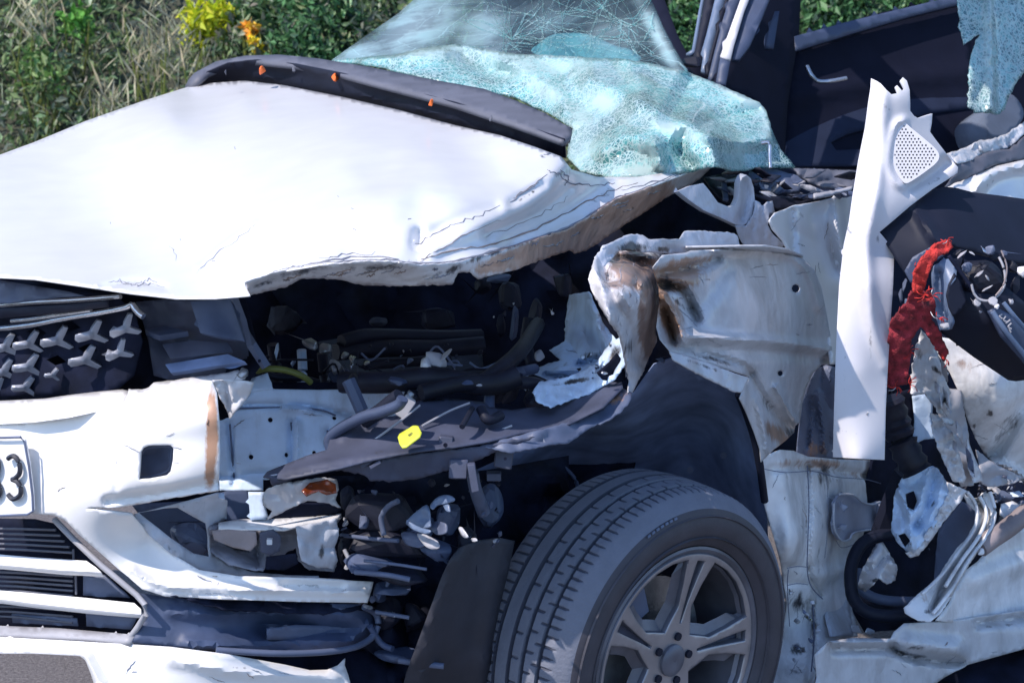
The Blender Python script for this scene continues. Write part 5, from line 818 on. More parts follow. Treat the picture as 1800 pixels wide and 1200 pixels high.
rr_ = np.sqrt((vv @ WT_) ** 2 + (vv @ WU) ** 2); gr2 = np.array([any(abs(a_ - g) < .0045 for g in groove) for a_, r in prof]); dkv = np.where((base_r - rr_ > .002) | np.tile(gr2, 540), 1.7, 0); setattr_(tyre.data, 'dark', dkv)  # recessed vertices coloured darker, painting shade into the grooves
tyre.data.materials.append(M['sidewall']); nq = len(prof) - 1; mi = np.array([0 if prof[j][1] > .296 else 1 for j in range(nq)], np.int32); tyre.data.polygons.foreach_set('material_index', np.tile(mi, 540))
for a in np.linspace(math.radians(98), math.radians(112), 7): # raised sidewall marks near the top
    c = np.array([.0055, .296 * math.cos(a), .296 * math.sin(a)]); t = np.array([0, -math.sin(a), math.cos(a)]) * .0035; rr = np.array([0, math.cos(a), math.sin(a)]) * .0022
    V = [c + s1 * t + s2 * rr + np.array([z, 0, 0]) for z in (0, .002) for s1, s2 in ((-1, -1), (1, -1), (1, 1), (-1, 1))]
    wm('sidewall_mark', V, [(4, 5, 6, 7), (0, 1, 5, 4), (1, 2, 6, 5), (2, 3, 7, 6), (3, 0, 4, 7)], M['bluegrey'], False)
for rad_, h_ in ((.285, .0014), (.244, .002)):
    lathe('sidewall_rib', [(.0095 if rad_ > .26 else .0075, rad_ - .002), (.0105 + h_, rad_), (.0085 if rad_ > .26 else .0085, rad_ + .002)], M['sidewall'], 120, parent=tyre)
lathe('rim_barrel', [(-.012, .216), (-.004, .224), (-.002, .219), (-.010, .208), (-.03, .203), (-.10, .195), (-.18, .20), (-.2, .222)], M['rimdark'], 96)
rimface = bpy.data.meshes.new
# spoked face: disc with five windows cut out, spokes dished towards the hub
def wheel_plate():
    R1 = .210; outer = [(R1 * math.cos(a), R1 * math.sin(a)) for a in np.linspace(0, 2 * math.pi, 97)[:-1]]; holes = []; slots = []
    for k in range(5):
        c = math.radians(90 - 16 + 36 + 72 * k)      # window centre
        def q(r, d): return (r * math.cos(c + math.radians(d)), r * math.sin(c + math.radians(d)))
        holes.append([q(.1985, -24.5), q(.1995, -12), q(.200, 0), q(.1995, 12), q(.1985, 24.5), q(.15, 26), q(.105, 26), q(.080, 15), q(.062, 0), q(.080, -15), q(.105, -26), q(.15, -26)])
        c2 = c - math.radians(36)
        def q(r, w_): return (r * math.cos(c2) - w_ * math.sin(c2), r * math.sin(c2) + w_ * math.cos(c2))
        slots.append([q(.072, -.0022), q(.11, -.004), q(.195, -.011), q(.195, .011), q(.11, .004), q(.072, .0022)])
    holes = holes + slots
    V = [Vector(p) for p in outer]; E = [(i, (i + 1) % 96) for i in range(96)]
    for h in holes:
        h = densify(h, .008); o = len(V); V += [Vector(p) for p in h]; E += [(o + i, o + (i + 1) % len(h)) for i in range(len(h))]
    hd = [densify(h, .008) for h in holes]
    gx, gy = np.meshgrid(np.arange(-.2, .2, .008), np.arange(-.2, .2, .008)); G = np.c_[gx.ravel(), gy.ravel()] + rng.normal(0, .0004, (gx.size, 2)); G = G[np.hypot(*G.T) < R1 - .004]
    for h in hd: G = G[~inpoly(G, h)]; G = G[segdist(G, h) > .003]
    V += [Vector(p) for p in G]; r = delaunay_2d_cdt(V, E, [], 0, 1e-6); X = np.array([(v.x, v.y) for v in r[0]]); T = np.array([f for f in r[2] if len(f) == 3]); c = X[T].mean(1); keep = np.hypot(*c.T) < R1
    for h in hd: keep &= ~inpoly(c, h)
    T = T[keep]; used = np.unique(T); re = -np.ones(len(X), int); re[used] = np.arange(len(used)); X = X[used]; T = re[T]; rr = np.hypot(*X.T); an = np.arctan2(X[:, 1], X[:, 0])
    ax = -.022 + .018 * np.clip((rr - .03) / .18, 0, 1) ** 2
    # groove down the middle of each spoke
    for k in range(5):
        c = math.radians(90 - 16 + 72 * k); d = np.abs((an - c + math.pi) % (2 * math.pi) - math.pi) * rr
        pass
    a_, b_, c_ = X[T[:, 0]], X[T[:, 1]], X[T[:, 2]]; cr = (b_[:, 0] - a_[:, 0]) * (c_[:, 1] - a_[:, 1]) - (b_[:, 1] - a_[:, 1]) * (c_[:, 0] - a_[:, 0])
    T[cr < 0] = T[cr < 0][:, ::-1]
    me = bpy.data.meshes.new('rim_face'); me.from_pydata([tuple(WN * z + WT_ * x + WU * y) for z, (x, y) in zip(ax, X)], [], T.tolist()); me.update()
    # orient
    if me.polygons[0].normal.dot(Vector(WN)) < 0: me.flip_normals()
    dk = np.zeros(len(X))
    for k in range(5):
        c = math.radians(90 - 16 + 72 * k); d = np.abs((an - c + math.pi) % (2 * math.pi) - math.pi) * rr; pass
    setattr_(me, 'dark', dk); setattr_(me, 'rust', rng.random(len(X)) * .15); me.shade_smooth(); me.set_sharp_from_angle(angle=math.radians(30))
    o = linkobj('rim_face', me, wheel, M['rim']); s_ = o.modifiers.new('depth', 'SOLIDIFY'); s_.thickness = .028; s_.offset = -1; b = o.modifiers.new('edge', 'BEVEL'); b.width = .0015; b.segments = 1; b.limit_method = 'ANGLE'
    o.data.materials.append(M['rimdark']); s_.material_offset_rim = 1; s_.material_offset = 1
    # sloping inner walls of each window
    for h in hd:
        hc = np.mean(h, 0); V = []; n = len(h)
        for q in h:
            z = -.022 + .018 * min(1, max(0, (math.hypot(*q) - .03) / .18)) ** 2; V.append((z - .012, q[0], q[1])); 
            q2 = hc + (np.array(q) - hc) * (.70 if math.hypot(*q) < .19 else .93); V.append((z - .075 if len(h) > 60 else z - .02, q2[0], q2[1]))
        wm('window_reveal', V, [(2 * i, 2 * ((i + 1) % n), 2 * ((i + 1) % n) + 1, 2 * i + 1) for i in range(n)], M['rimdark'], True, 20)
    for h in slots:
        V = [(-.030, q[0], q[1]) for q in h]; wm('spoke_channel_floor', V, [(0, 1, 2, 3, 4, 5)], M['tray'], False)
    return o
rf = wheel_plate()
lathe('hub_cap', [(-.03, .001), (-.012, .001), (-.010, .012), (-.012, .026), (-.016, .031), (-.03, .032)], M['rimdark'], 40)
for k in range(5):
    a = math.radians(90 - 16 + 72 * k); V = []; 
    for z in (-.03, -.0165):
        for j in range(10): V.append((z, .046 * math.cos(a) + .008 * math.cos(j * math.pi / 5), .046 * math.sin(a) + .008 * math.sin(j * math.pi / 5)))
    wm('lug_recess', V, [tuple(range(10, 20))] + [(j, (j + 1) % 10, 10 + (j + 1) % 10, 10 + j) for j in range(10)], M['smooth_black'], False)
lathe('brake_disc', [(-.11, .03), (-.09, .03), (-.088, .06), (-.088, .145), (-.11, .145)], M['steel'], 60)
wm('brake_caliper', [(z, r * math.cos(a), r * math.sin(a)) for z in (-.13, -.055) for r in (.1, .165) for a in np.linspace(1.9, 2.9, 6)], [(0 + i, 1 + i, 7 + i, 6 + i) for i in range(5)] + [(12 + i, 18 + i, 19 + i, 13 + i) for i in range(5)] + [(6 + i, 7 + i, 19 + i, 18 + i) for i in range(5)] + [(i, 12 + i, 13 + i, 1 + i) for i in range(5)], M['slate'], True)
lathe('wheel_backing', [(-.16, .005), (-.165, .2)], V0, 40)
# ================================================================ door opening, sill and torn door
dp = pan('door_hinge_pillar', [(1334, 812), (1352, 798), (1372, 790), (1395, 792), (1420, 802), (1465, 806), (1556, 810), (1575, 812), (1560, 850), (1545, 880), (1532, 925), (1515, 955), (1496, 985), (1488, 1020), (1495, 1060), (1505, 1095), (1508, 1118), (1480, 1120), (1455, 1130), (1436, 1150), (1432, 1190), (1424, 1235), (1330, 1235), (1372, 1150), (1384, 1060), (1372, 990), (1356, 930), (1342, 880)],
    [(1334, 812, S(-.03)), (1465, 806, S(-.10)), (1575, 812, S(-.16)), (1496, 985, S(-.12)), (1508, 1118, S(-.06)), (1432, 1190, S(-.03)), (1372, 1150, S(-.10)), (1356, 930, S(-.05)), (1424, 1235, S(-.02)), (1400, 950, S(-.02))],
    M['sidew'], step=5, crum=.03, cscale=55, seed=51, sharp=26, creases=[([(1418, 815), (1422, 900), (1420, 1000), (1440, 1045)], 5, -.04), ([(1380, 830), (1390, 990)], 18, .03), ([(1386, 996), (1420, 996)], 3, -.02), ([(1386, 1026), (1418, 1026)], 3, -.02), ([(1360, 825), (1430, 822), (1520, 835), (1560, 830)], 7, -.04), ([(1424, 1060), (1428, 1150), (1420, 1200)], 4, -.03), ([(1450, 1010), (1480, 1000)], 14, .04)],
    stains=[(1445, 815, 40, 10, 0, 1.0), (1450, 835, 16, 30, 0, .8, 'dark'), (1500, 835, 50, 8, 8, .55), (1530, 840, 24, 8, 0, .6, 'dark'), (1405, 1060, 20, 24, 0, .75, 'dark'), (1400, 1140, 14, 14, 0, .8, 'dark'), (1430, 1090, 7, 60, 0, .8, 'dark'), (1400, 815, 40, 12, 0, .6), (1395, 1180, 20, 10, 0, .6, 'dark'), (1418, 900, 3, 90, 0, .6, 'dark'), (1440, 960, 10, 100, 0, .35, 'dark')])
pan('pillar_shade_gusset', [(1468, 1045), (1485, 1005), (1492, 1040), (1496, 1080), (1500, 1116), (1460, 1118), (1450, 1080)], [(1468, 1045, S(-.10)), (1492, 1040, S(-.10)), (1460, 1118, S(-.04)), (1500, 1116, S(-.05))], WI, dp, step=6)
for pts, r_ in [([(1419, 818), (1422, 880), (1420, 950), (1419, 1000), (1426, 1030), (1446, 1052)], .0028), ([(1384, 998), (1400, 995), (1420, 996)], .0022), ([(1384, 1028), (1402, 1025), (1420, 1027)], .0022), ([(1344, 824), (1380, 830), (1430, 828), (1470, 838), (1520, 842), (1550, 850)], .0022), ([(1428, 1060), (1431, 1120), (1426, 1180)], .004), ([(1386, 1000), (1384, 1030), (1388, 1100)], .0022), ([(1470, 950), (1480, 962), (1505, 955)], .002), ([(1452, 830), (1456, 900), (1450, 980)], .0012)]:
    tube('pillar_seam', [(x, y, S(.0 - max(0, x - 1420) * .0009)) for x, y in pts], r_ * .4, M['slate'], dp, seg=6)
for i in range(26): chunk('pillar_debris', 1388 + (i * 37) % 56, 1036 + (i * 53) % 160, S(.0), 5 + i % 9, 5 + (i * 7) % 8, .015, M[['steel', 'white_in', 'slate', 'tray', 'hose'][i % 5]], dp, rot=i * 40, seed=i + 40, n=9)
for i in range(9): chunk('pillar_debris', 1390 + (i * 37) % 50, 1040 + i * 17, S(-.01), 14, 12, .02, M[['steel', 'white_in', 'slate'][i % 3]], dp, seed=i, n=10)
# door check strap
st = pan('door_hinge_plate', [(1476, 868), (1486, 866), (1500, 870), (1516, 882), (1530, 886), (1545, 880), (1566, 880), (1567, 892), (1560, 925), (1545, 928), (1520, 930), (1500, 936), (1492, 948), (1476, 948), (1467, 936), (1464, 920), (1468, 900), (1466, 884)],
    [(1476, 868, S(-.06)), (1566, 880, S(-.10)), (1476, 948, S(-.05)), (1560, 925, S(-.09))], M['greybez'], step=4, th=.006, bev=.0015)
tube('hinge_plate_highlight', [(1476, 868, S(-.052)), (1500, 870, S(-.055)), (1516, 882, S(-.062)), (1532, 886, S(-.07)), (1546, 882, S(-.075))], .0024, M['white_in'], st); tube('hinge_plate_highlight', [(1466, 884, S(-.05)), (1466, 925, S(-.045)), (1478, 948, S(-.043)), (1493, 948, S(-.045)), (1502, 936, S(-.05)), (1545, 928, S(-.08))], .0024, M['white_in'], st)  # pale tubes stand in for the highlight along the plate edge
M['hingegrey'] = paint('hinge_grey', (.28, .31, .40), .45, var=.1, bump=.05); st.data.materials[0] = M['hingegrey']
for x, y in ((1483, 890), (1482, 926)): chunk('hinge_bolt', x, y, S(-.04), 18, 18, .014, M['hingegrey'], st, seed=x, n=24)
tube('hinge_loop', [(1544, 888, S(-.07)), (1562, 886, S(-.08)), (1568, 890, S(-.08)), (1566, 922, S(-.08)), (1546, 924, S(-.07)), (1542, 915, S(-.07)), (1544, 888, S(-.07))], .0035, M['hingegrey'], st, sm=False)
pan('hinge_slot', [(1548, 894), (1561, 893), (1560, 918), (1547, 918)], [(1548, 894, S(-.065)), (1561, 893, S(-.07)), (1547, 918, S(-.065))], M['navy'], st, step=5)
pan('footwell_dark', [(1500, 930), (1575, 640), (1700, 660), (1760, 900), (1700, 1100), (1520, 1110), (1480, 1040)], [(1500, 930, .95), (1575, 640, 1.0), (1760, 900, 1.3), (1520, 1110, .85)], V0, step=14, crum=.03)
tube('door_rubber_seal', [(1565, 938, .74), (1535, 944, .72), (1513, 958, .70), (1499, 985, .68), (1495, 1015, .66), (1500, 1050, .64), (1522, 1074, .62), (1560, 1082, .62), (1620, 1078, .66), (1660, 1070, .70)], .014, M['smooth_black'], CAR, seg=10)
tube('door_rubber_seal', [(1508, 1000, .74), (1512, 1030, .72), (1532, 1048, .71), (1570, 1056, .71), (1640, 1056, .74)], .011, M['slate'], CAR, seg=10)
# sill
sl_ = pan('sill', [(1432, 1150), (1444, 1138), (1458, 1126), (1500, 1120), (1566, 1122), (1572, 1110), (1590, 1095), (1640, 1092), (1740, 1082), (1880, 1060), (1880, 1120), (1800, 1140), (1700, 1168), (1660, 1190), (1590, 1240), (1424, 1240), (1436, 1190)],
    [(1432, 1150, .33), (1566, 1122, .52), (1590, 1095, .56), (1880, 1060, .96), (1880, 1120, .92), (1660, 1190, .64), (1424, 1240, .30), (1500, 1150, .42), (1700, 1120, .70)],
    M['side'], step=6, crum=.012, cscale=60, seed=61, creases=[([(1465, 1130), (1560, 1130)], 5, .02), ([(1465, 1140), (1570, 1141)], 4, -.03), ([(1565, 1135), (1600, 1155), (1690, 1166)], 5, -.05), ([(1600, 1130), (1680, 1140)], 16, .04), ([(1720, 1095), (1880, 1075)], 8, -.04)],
    stains=[(1600, 1150, 50, 6, 12, .8, 'dark'), (1610, 1138, 20, 5, 0, .8, 'dark'), (1668, 1120, 8, 20, 0, .35), (1750, 1100, 60, 4, -6, .5, 'dark')])
chunk('crumbled_filler', 1505, 1105, S(-.05), 34, 22, .02, M['lens'], sl_, seed=5); chunk('crumbled_filler', 1530, 1108, S(-.05), 22, 14, .02, M['blue_shade'], sl_, seed=6)
# crumpled lower door pieces
tdr = pan('torn_door_skin', [(1640, 590), (1700, 600), (1760, 600), (1880, 560), (1880, 830), (1800, 850), (1765, 828), (1748, 812), (1732, 800), (1718, 776), (1702, 742), (1690, 700), (1670, 655), (1650, 625)],
    [(1640, 590, .78), (1880, 560, 1.0), (1880, 830, 1.05), (1765, 828, .95), (1702, 742, .80), (1760, 700, .78)], M['sidew'], step=6, crum=.03, cscale=80, seed=71, sharp=26,
    creases=[([(1880, 660), (1800, 720), (1755, 790), (1735, 800)], 12, -.06), ([(1745, 810), (1790, 830), (1810, 850)], 6, .05)], stains=[(1740, 726, 5, 7, 0, 1.2, 'dark'), (1770, 750, 16, 60, 42, .55, 'dark'), (1690, 640, 20, 12, 20, .6), (1712, 748, 3, 8, 0, .9, 'dark'), (1730, 620, 50, 14, 20, .3)])
tag(tdr, 'creased white skin of the torn door')
pan('torn_door_strip', [(1620, 580), (1640, 600), (1655, 640), (1668, 655), (1662, 668), (1672, 690), (1666, 705), (1672, 716), (1660, 730), (1650, 726), (1640, 710), (1625, 690), (1606, 695), (1600, 690), (1604, 650), (1610, 610)],
    [(1620, 580, .62), (1668, 655, .66), (1606, 695, .60), (1650, 726, .62)], M['torn'], tdr, step=5, crum=.03, cscale=30, jag=.7, seed=3, stains=[(1645, 650, 14, 5, 40, 1, 'dark'), (1618, 625, 8, 14, 0, .6, 'dark')])
pan('bare_metal_tear', [(1655, 680), (1690, 685), (1695, 720), (1700, 745), (1705, 790), (1716, 830), (1712, 852), (1690, 856), (1680, 820), (1668, 770), (1650, 730)], [(1655, 680, .72), (1700, 745, .76), (1690, 856, .72), (1650, 730, .70)], M['greybez'], tdr, step=5, crum=.05, cscale=30, jag=.6, seed=8)
pan('torn_door_strip', [(1636, 725), (1650, 730), (1664, 752), (1672, 756), (1685, 790), (1692, 815), (1698, 842), (1694, 850), (1676, 846), (1664, 820), (1650, 790), (1640, 760)], [(1636, 725, .62), (1672, 756, .64), (1694, 850, .66), (1664, 820, .62)], M['torn'], tdr, step=4, crum=.04, cscale=20, jag=.6, seed=4)
pan('torn_door_strip', [(1604, 696), (1625, 692), (1640, 712), (1638, 740), (1645, 770), (1625, 772), (1604, 782), (1608, 740)], [(1604, 696, .68), (1640, 712, .70), (1604, 782, .66)], M['blue_shade'], tdr, step=5, crum=.02)
pan('torn_door_strip', [(1655, 733), (1672, 736), (1678, 742), (1674, 748), (1660, 742)], [(1655, 733, .60), (1678, 742, .62), (1660, 742, .6)], M['torn'], tdr, step=4, crum=.02, cscale=12)
pan('torn_door_fold', [(1700, 770), (1712, 800), (1725, 830), (1728, 846), (1712, 848), (1702, 820)], [(1700, 770, .70), (1728, 846, .74), (1702, 820, .68)], M['torn'], tdr, step=4, crum=.03, cscale=18)
pan('torn_door_fold', [(1716, 790), (1740, 808), (1760, 820), (1800, 840), (1780, 850), (1740, 856), (1726, 850)], [(1716, 790, .78), (1800, 840, .86), (1726, 850, .76)], M['greybez'], tdr, step=4, crum=.05, cscale=22, jag=.5)
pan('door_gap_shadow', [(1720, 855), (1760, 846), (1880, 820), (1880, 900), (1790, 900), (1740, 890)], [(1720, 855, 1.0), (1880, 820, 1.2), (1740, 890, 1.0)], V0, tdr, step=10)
for x, y, w_, h_, r_, m in [(1765, 872, 50, 22, 10, 'slate'), (1790, 868, 40, 12, -8, 'blue_shade'), (1775, 895, 30, 30, 0, 'white'), (1798, 885, 24, 20, 0, 'bluegrey'), (1752, 862, 24, 14, 30, 'greybez'), (1790, 905, 30, 20, -30, 'white'), (1745, 882, 14, 26, 0, 'slate')]:
    chunk('door_fragment', x, y, .88, w_, h_, .03, M[m], tdr, rot=r_, seed=x, n=14)
# shock boot and belt
tube('rubber_boot', [(1562, 700, .64), (1575, 745, .64), (1590, 785, .63), (1612, 828, .62)], .034, M['black'], CAR, seg=14, ribs=.012)
tube('belt_webbing', [(1590, 830, .72), (1570, 880, .74), (1550, 935, .76)], .024, M['smooth_black'], CAR, seg=6)
pan('dark_gap', [(1574, 690), (1606, 682), (1606, 782), (1590, 800), (1580, 740)], [(1574, 690, .74), (1606, 682, .76), (1590, 800, .72)], V0, CAR, step=8)
for i, (x, y) in enumerate([(1583, 520), (1592, 535), (1576, 560), (1590, 500), (1574, 600), (1568, 700), (1572, 720)]): chunk('trim_debris', x, y, .80, 10, 34, .02, M[['slate', 'bluegrey', 'black'][i % 3]], CAR, rot=5, seed=i)
bl2 = pan('crumpled_inner_panel', [(1572, 870), (1585, 840), (1600, 830), (1618, 826), (1640, 818), (1650, 826), (1664, 846), (1672, 862), (1660, 890), (1640, 930), (1620, 955), (1606, 972), (1592, 968), (1575, 950), (1566, 930), (1570, 900)],
    [(1572, 870, .66), (1640, 818, .70), (1672, 862, .68), (1606, 972, .60), (1566, 930, .64), (1615, 890, .62)], M['blue_shade'], step=4, th=.0018, crum=.07, cscale=26, jag=.8, seed=81, sharp=20, holes=[[(1592, 868), (1606, 862), (1612, 880), (1606, 896), (1594, 890)], [(1578, 940), (1590, 936), (1600, 950), (1590, 962)]], creases=[([(1580, 860), (1600, 910), (1600, 960)], 12, .04, 1), ([(1645, 835), (1630, 890), (1605, 930)], 14, -.04, 1)], stains=[(1600, 880, 10, 20, 0, .8, 'dark'), (1590, 950, 20, 12, 30, .7, 'dark'), (1640, 885, 3, 10, 30, .9, 'dark')])
pan('panel_edge_flange', [(1664, 846), (1690, 858), (1700, 862), (1690, 880), (1660, 915), (1640, 945), (1615, 976), (1600, 980), (1592, 972), (1612, 960), (1636, 926), (1655, 890), (1668, 866)], [(1664, 846, .64), (1700, 862, .66), (1600, 980, .58)], M['torn'], bl2, step=4, crum=.03, cscale=18, jag=.6, stains=[(1640, 920, 6, 40, 30, .5, 'dark')])
fl = pan('torn_foam_lump', [(1540, 955), (1552, 952), (1560, 965), (1572, 985), (1578, 1000), (1574, 1020), (1560, 1026), (1545, 1016), (1535, 1028), (1522, 1040), (1508, 1034), (1512, 1010), (1524, 985)], [(1540, 955, .68), (1578, 1000, .66), (1508, 1034, .66), (1550, 1000, .60)], M['lens'], step=4, crum=.10, cscale=22, jag=.6, seed=91, stains=[(1540, 1020, 12, 5, 0, 1, 'dark')])
for i in range(30):
    x = rng.uniform(1600, 1640) + (i % 5) * 2; y = 975 - (x - 1600) * .9 + rng.normal(0, 9); z_ = rng.uniform(4, 11)
    chunk('torn_scrap', x, y, .60, z_, z_ * rng.uniform(.4, 1.1), .012, M[['blue_shade', 'white_in', 'tray', 'torn', 'black'][i % 5]], bl2, rot=rng.uniform(-70, 30), seed=i, n=8)
for i in range(44):
    x = rng.uniform(1690, 1800); y = 850 + rng.normal(0, 16) + (x - 1740) * .1; z_ = rng.uniform(5, 20)
    chunk('torn_scrap', x, y, .80, z_, z_ * rng.uniform(.25, .8), .012, M[['white_in', 'slate', 'torn', 'greybez', 'black', 'tray'][i % 6]], tdr, rot=rng.uniform(-60, 60), seed=i + 7, n=8)
for i in range(11):
    t_ = rng.random(); x = 1650 + 60 * t_ + rng.normal(0, 6); y = 650 + 190 * t_ + rng.normal(0, 10); L_ = rng.uniform(8, 22)
    pan('torn_flake', [(x - L_ * .3, y - L_), (x + 4, y - L_ * .3), (x + L_ * .3, y + L_), (x - 4, y + L_ * .2)], [(x, y, .60), (x + 20, y, .60 + rng.normal(0, .06)), (x, y + 20, .60 + rng.normal(0, .04))], M[['torn', 'greybez', 'white_in', 'slate'][i % 4]], tdr, step=5, th=.002, crum=.02, cscale=10)
# curved door edge and lower skin
pan('inner_door_shade', [(1650, 930), (1690, 880), (1722, 895), (1728, 920), (1700, 960), (1665, 1010), (1640, 1040), (1645, 980)], [(1650, 930, .84), (1722, 895, .88), (1640, 1040, .76)], M['slate'], CAR, step=8)
de = pan('torn_door_edge', [(1690, 860), (1700, 872), (1718, 876), (1726, 866), (1740, 862), (1748, 880), (1750, 905), (1742, 935), (1726, 960), (1708, 985), (1690, 1015), (1675, 1045), (1655, 1075), (1636, 1092), (1614, 1090), (1590, 1076), (1588, 1068), (1606, 1050), (1630, 1030), (1646, 1020), (1660, 995), (1680, 965), (1700, 945), (1714, 920), (1716, 898), (1700, 884)],
    [(1690, 860, .78), (1748, 880, .82), (1726, 960, .74), (1675, 1045, .62), (1614, 1090, .56), (1588, 1068, .58), (1660, 995, .68), (1716, 898, .80)], M['sidew'], step=4, crum=.02, cscale=30, jag=.4, sharp=24, seed=6, creases=[([(1716, 880), (1735, 910), (1705, 965), (1665, 1020), (1640, 1070)], 6, -.06), ([(1730, 880), (1740, 915), (1700, 985), (1670, 1040)], 5, .03)], stains=[(1625, 1050, 12, 12, 0, .5), (1630, 1075, 10, 6, 0, .7, 'dark'), (1690, 1000, 3, 30, 30, .6, 'dark')])
for pts in ([(1700, 864, .76), (1716, 890, .76), (1713, 928, .72), (1682, 973, .66), (1655, 1010, .62), (1620, 1044, .57)], [(1740, 864, .78), (1749, 900, .77), (1738, 935, .73), (1702, 985, .66), (1672, 1036, .60), (1640, 1078, .56)], [(1722, 872, .75), (1734, 902, .74), (1722, 940, .69), (1690, 985, .63), (1662, 1030, .58)]):
    tube('door_edge_highlight', pts, .0042, M['sidew'], de)  # tubes added along the ribbed edge to draw its highlights
pan('door_lower_skin', [(1700, 1000), (1720, 985), (1740, 960), (1780, 935), (1880, 880), (1880, 1075), (1760, 1088), (1690, 1095), (1645, 1090), (1668, 1060), (1685, 1025)], [(1700, 1000, .74), (1880, 880, 1.1), (1880, 1075, 1.05), (1645, 1090, .62)], M['sidew'], de, step=7, crum=.012, cscale=90, creases=[([(1720, 1020), (1800, 990), (1880, 980)], 20, .03)], stains=[(1725, 990, 30, 10, -30, .4), (1740, 1090, 60, 4, -3, .4, 'dark')])
tube('brown_rolled_edge', [(1722, 962, .72), (1745, 945, .74), (1775, 925, .78), (1820, 890, .84), (1880, 860, .9)], .022, M['tan'], de, seg=12)
chunk('white_chip', 1722, 968, .68, 22, 18, .02, W, de, seed=4); chunk('sill_shadow_strip', 1760, 1092, .95, 200, 14, .03, M['slate'], de, rot=-4, seed=3, box=True)
pan('red_scuffed_fragment', [(1760, 885), (1780, 880), (1800, 890), (1850, 880), (1850, 900), (1800, 905), (1775, 915), (1758, 905)], [(1760, 885, .84), (1850, 880, .9), (1775, 915, .82)], W, de, step=5, crum=.04, cscale=20, stains=[(1795, 905, 20, 5, 0, 1.1)])
# dark sheet for the shadow under the car; unseen wall added against light leaks
pan('underbody_shadow', [(860, 1240), (1420, 1235), (1600, 1180), (1900, 1090), (1900, 1300), (860, 1300)], [(860, 1240, .9), (1900, 1090, .9), (860, 1300, .8)], V0, CAR, step=60, th=.05)
pan('far_side_light_block', [(1230, 480), (1500, 480), (1900, 460), (1900, 900), (1500, 900), (1300, 800)], [(1230, 480, 2.0), (1900, 460, 2.7), (1500, 900, 1.6)], M['interior'], CAR, step=40)
# ================================================================ loose A-pillar trim
tb = P(1510, 805, .34); TR = empty('pillar_trim_panel', (tb[0], tb[1], tb[2])); tag(TR, 'pale plastic pillar trim with speaker grille, torn loose and leaning upright against the wreck', 'trim panel')
trim_ol = [(1531, 138), (1540, 142), (1548, 147), (1558, 158), (1567, 166), (1578, 164), (1573, 153), (1577, 150), (1586, 160), (1590, 156), (1582, 142), (1587, 136), (1594, 142), (1599, 158), (1600, 180), (1600, 195), (1607, 204), (1614, 208), (1626, 204), (1639, 200), (1638, 216), (1635, 232), (1645, 246), (1656, 260), (1668, 276), (1684, 294), (1683, 304), (1668, 314), (1640, 332), (1600, 362), (1570, 388), (1546, 408), (1556, 420), (1572, 440), (1570, 500), (1566, 560), (1561, 640), (1557, 720), (1555, 808), (1510, 806), (1464, 803), (1466, 720), (1470, 600), (1475, 500), (1483, 430), (1492, 390), (1499, 340), (1508, 285), (1520, 225), (1526, 180), (1530, 155)]
def tdepth(x, y): return .34 + (805 - y) / 665 * .20
tctrl = [(1531, 138, tdepth(0, 138) + .03), (1575, 170, tdepth(0, 170)), (1600, 195, tdepth(0, 195) + .02), (1639, 200, tdepth(0, 200) + .05), (1684, 294, tdepth(0, 294) + .09), (1546, 408, tdepth(0, 408) + .015), (1572, 440, tdepth(0, 440) + .05), (1561, 640, tdepth(0, 640) + .045), (1555, 808, .34 + .04), (1510, 806, .335), (1464, 803, .34 + .03), (1475, 500, tdepth(0, 500) + .03), (1499, 340, tdepth(0, 340) + .03), (1520, 225, tdepth(0, 225) + .03), (1525, 500, tdepth(0, 500)), (1530, 350, tdepth(0, 350)), (1515, 650, tdepth(0, 650)), (1600, 300, tdepth(0, 300) + .03)]
tp = panel('trim_shell', trim_ol, tctrl, M['trimw'], TR, th=.005, step=5, bev=.001, sharp=70, stains=[(1530, 600, 4, 60, 3, .5, 'dark'), (1500, 760, 24, 3, 10, .5, 'dark'), (1560, 190, 14, 4, 40, .5, 'dark'), (1640, 320, 30, 4, -30, .5, 'dark'), (1485, 640, 3, 80, 2, .45, 'dark'), (1545, 420, 14, 6, 50, .5, 'dark')],
    creases=[([(1552, 165), (1550, 260), (1535, 370), (1524, 430), (1528, 520), (1535, 580), (1560, 640)], 12, .016), ([(1600, 330), (1640, 305), (1665, 285)], 9, -.022), ([(1588, 212), (1572, 225), (1562, 285), (1572, 318), (1592, 330)], 7, .010)])
gol = catmull([(1583, 217), (1592, 217), (1603, 226), (1625, 244), (1645, 262), (1651, 275), (1645, 287), (1625, 303), (1606, 316), (1594, 322), (1586, 318), (1574, 300), (1568, 278), (1570, 250), (1576, 224)], True, 4)
gp = np.array(gol); hx = []; 
for iy, y in enumerate(np.arange(222, 320, 5.6)):
    for x in np.arange(1570 + (iy % 2) * 3.2, 1652, 6.4):
        if inpoly(np.array([[x, y]]), gp)[0] and segdist(np.array([[x, y]]), gp)[0] > 5: hx.append((x, y))
gctrl = [(x, y, tdepth(0, y) + .028 - .012) for x, y in ((1583, 217), (1651, 275), (1594, 322), (1568, 278))]
panel('speaker_grille', [tuple(p) for p in gol], gctrl, M['trimw'], tp, th=.004, step=3.2, bev=0, holes=[[(x + 1.9 * math.cos(a), y + 1.9 * math.sin(a)) for a in np.linspace(0, 2 * math.pi, 7)[:-1]] for x, y in hx], smooth=False)
panel('speaker_cone', [tuple(p) for p in gol], [(x, y, Yv + .007) for x, y, Yv in gctrl], M['greybez'], tp, th=.002, step=12)
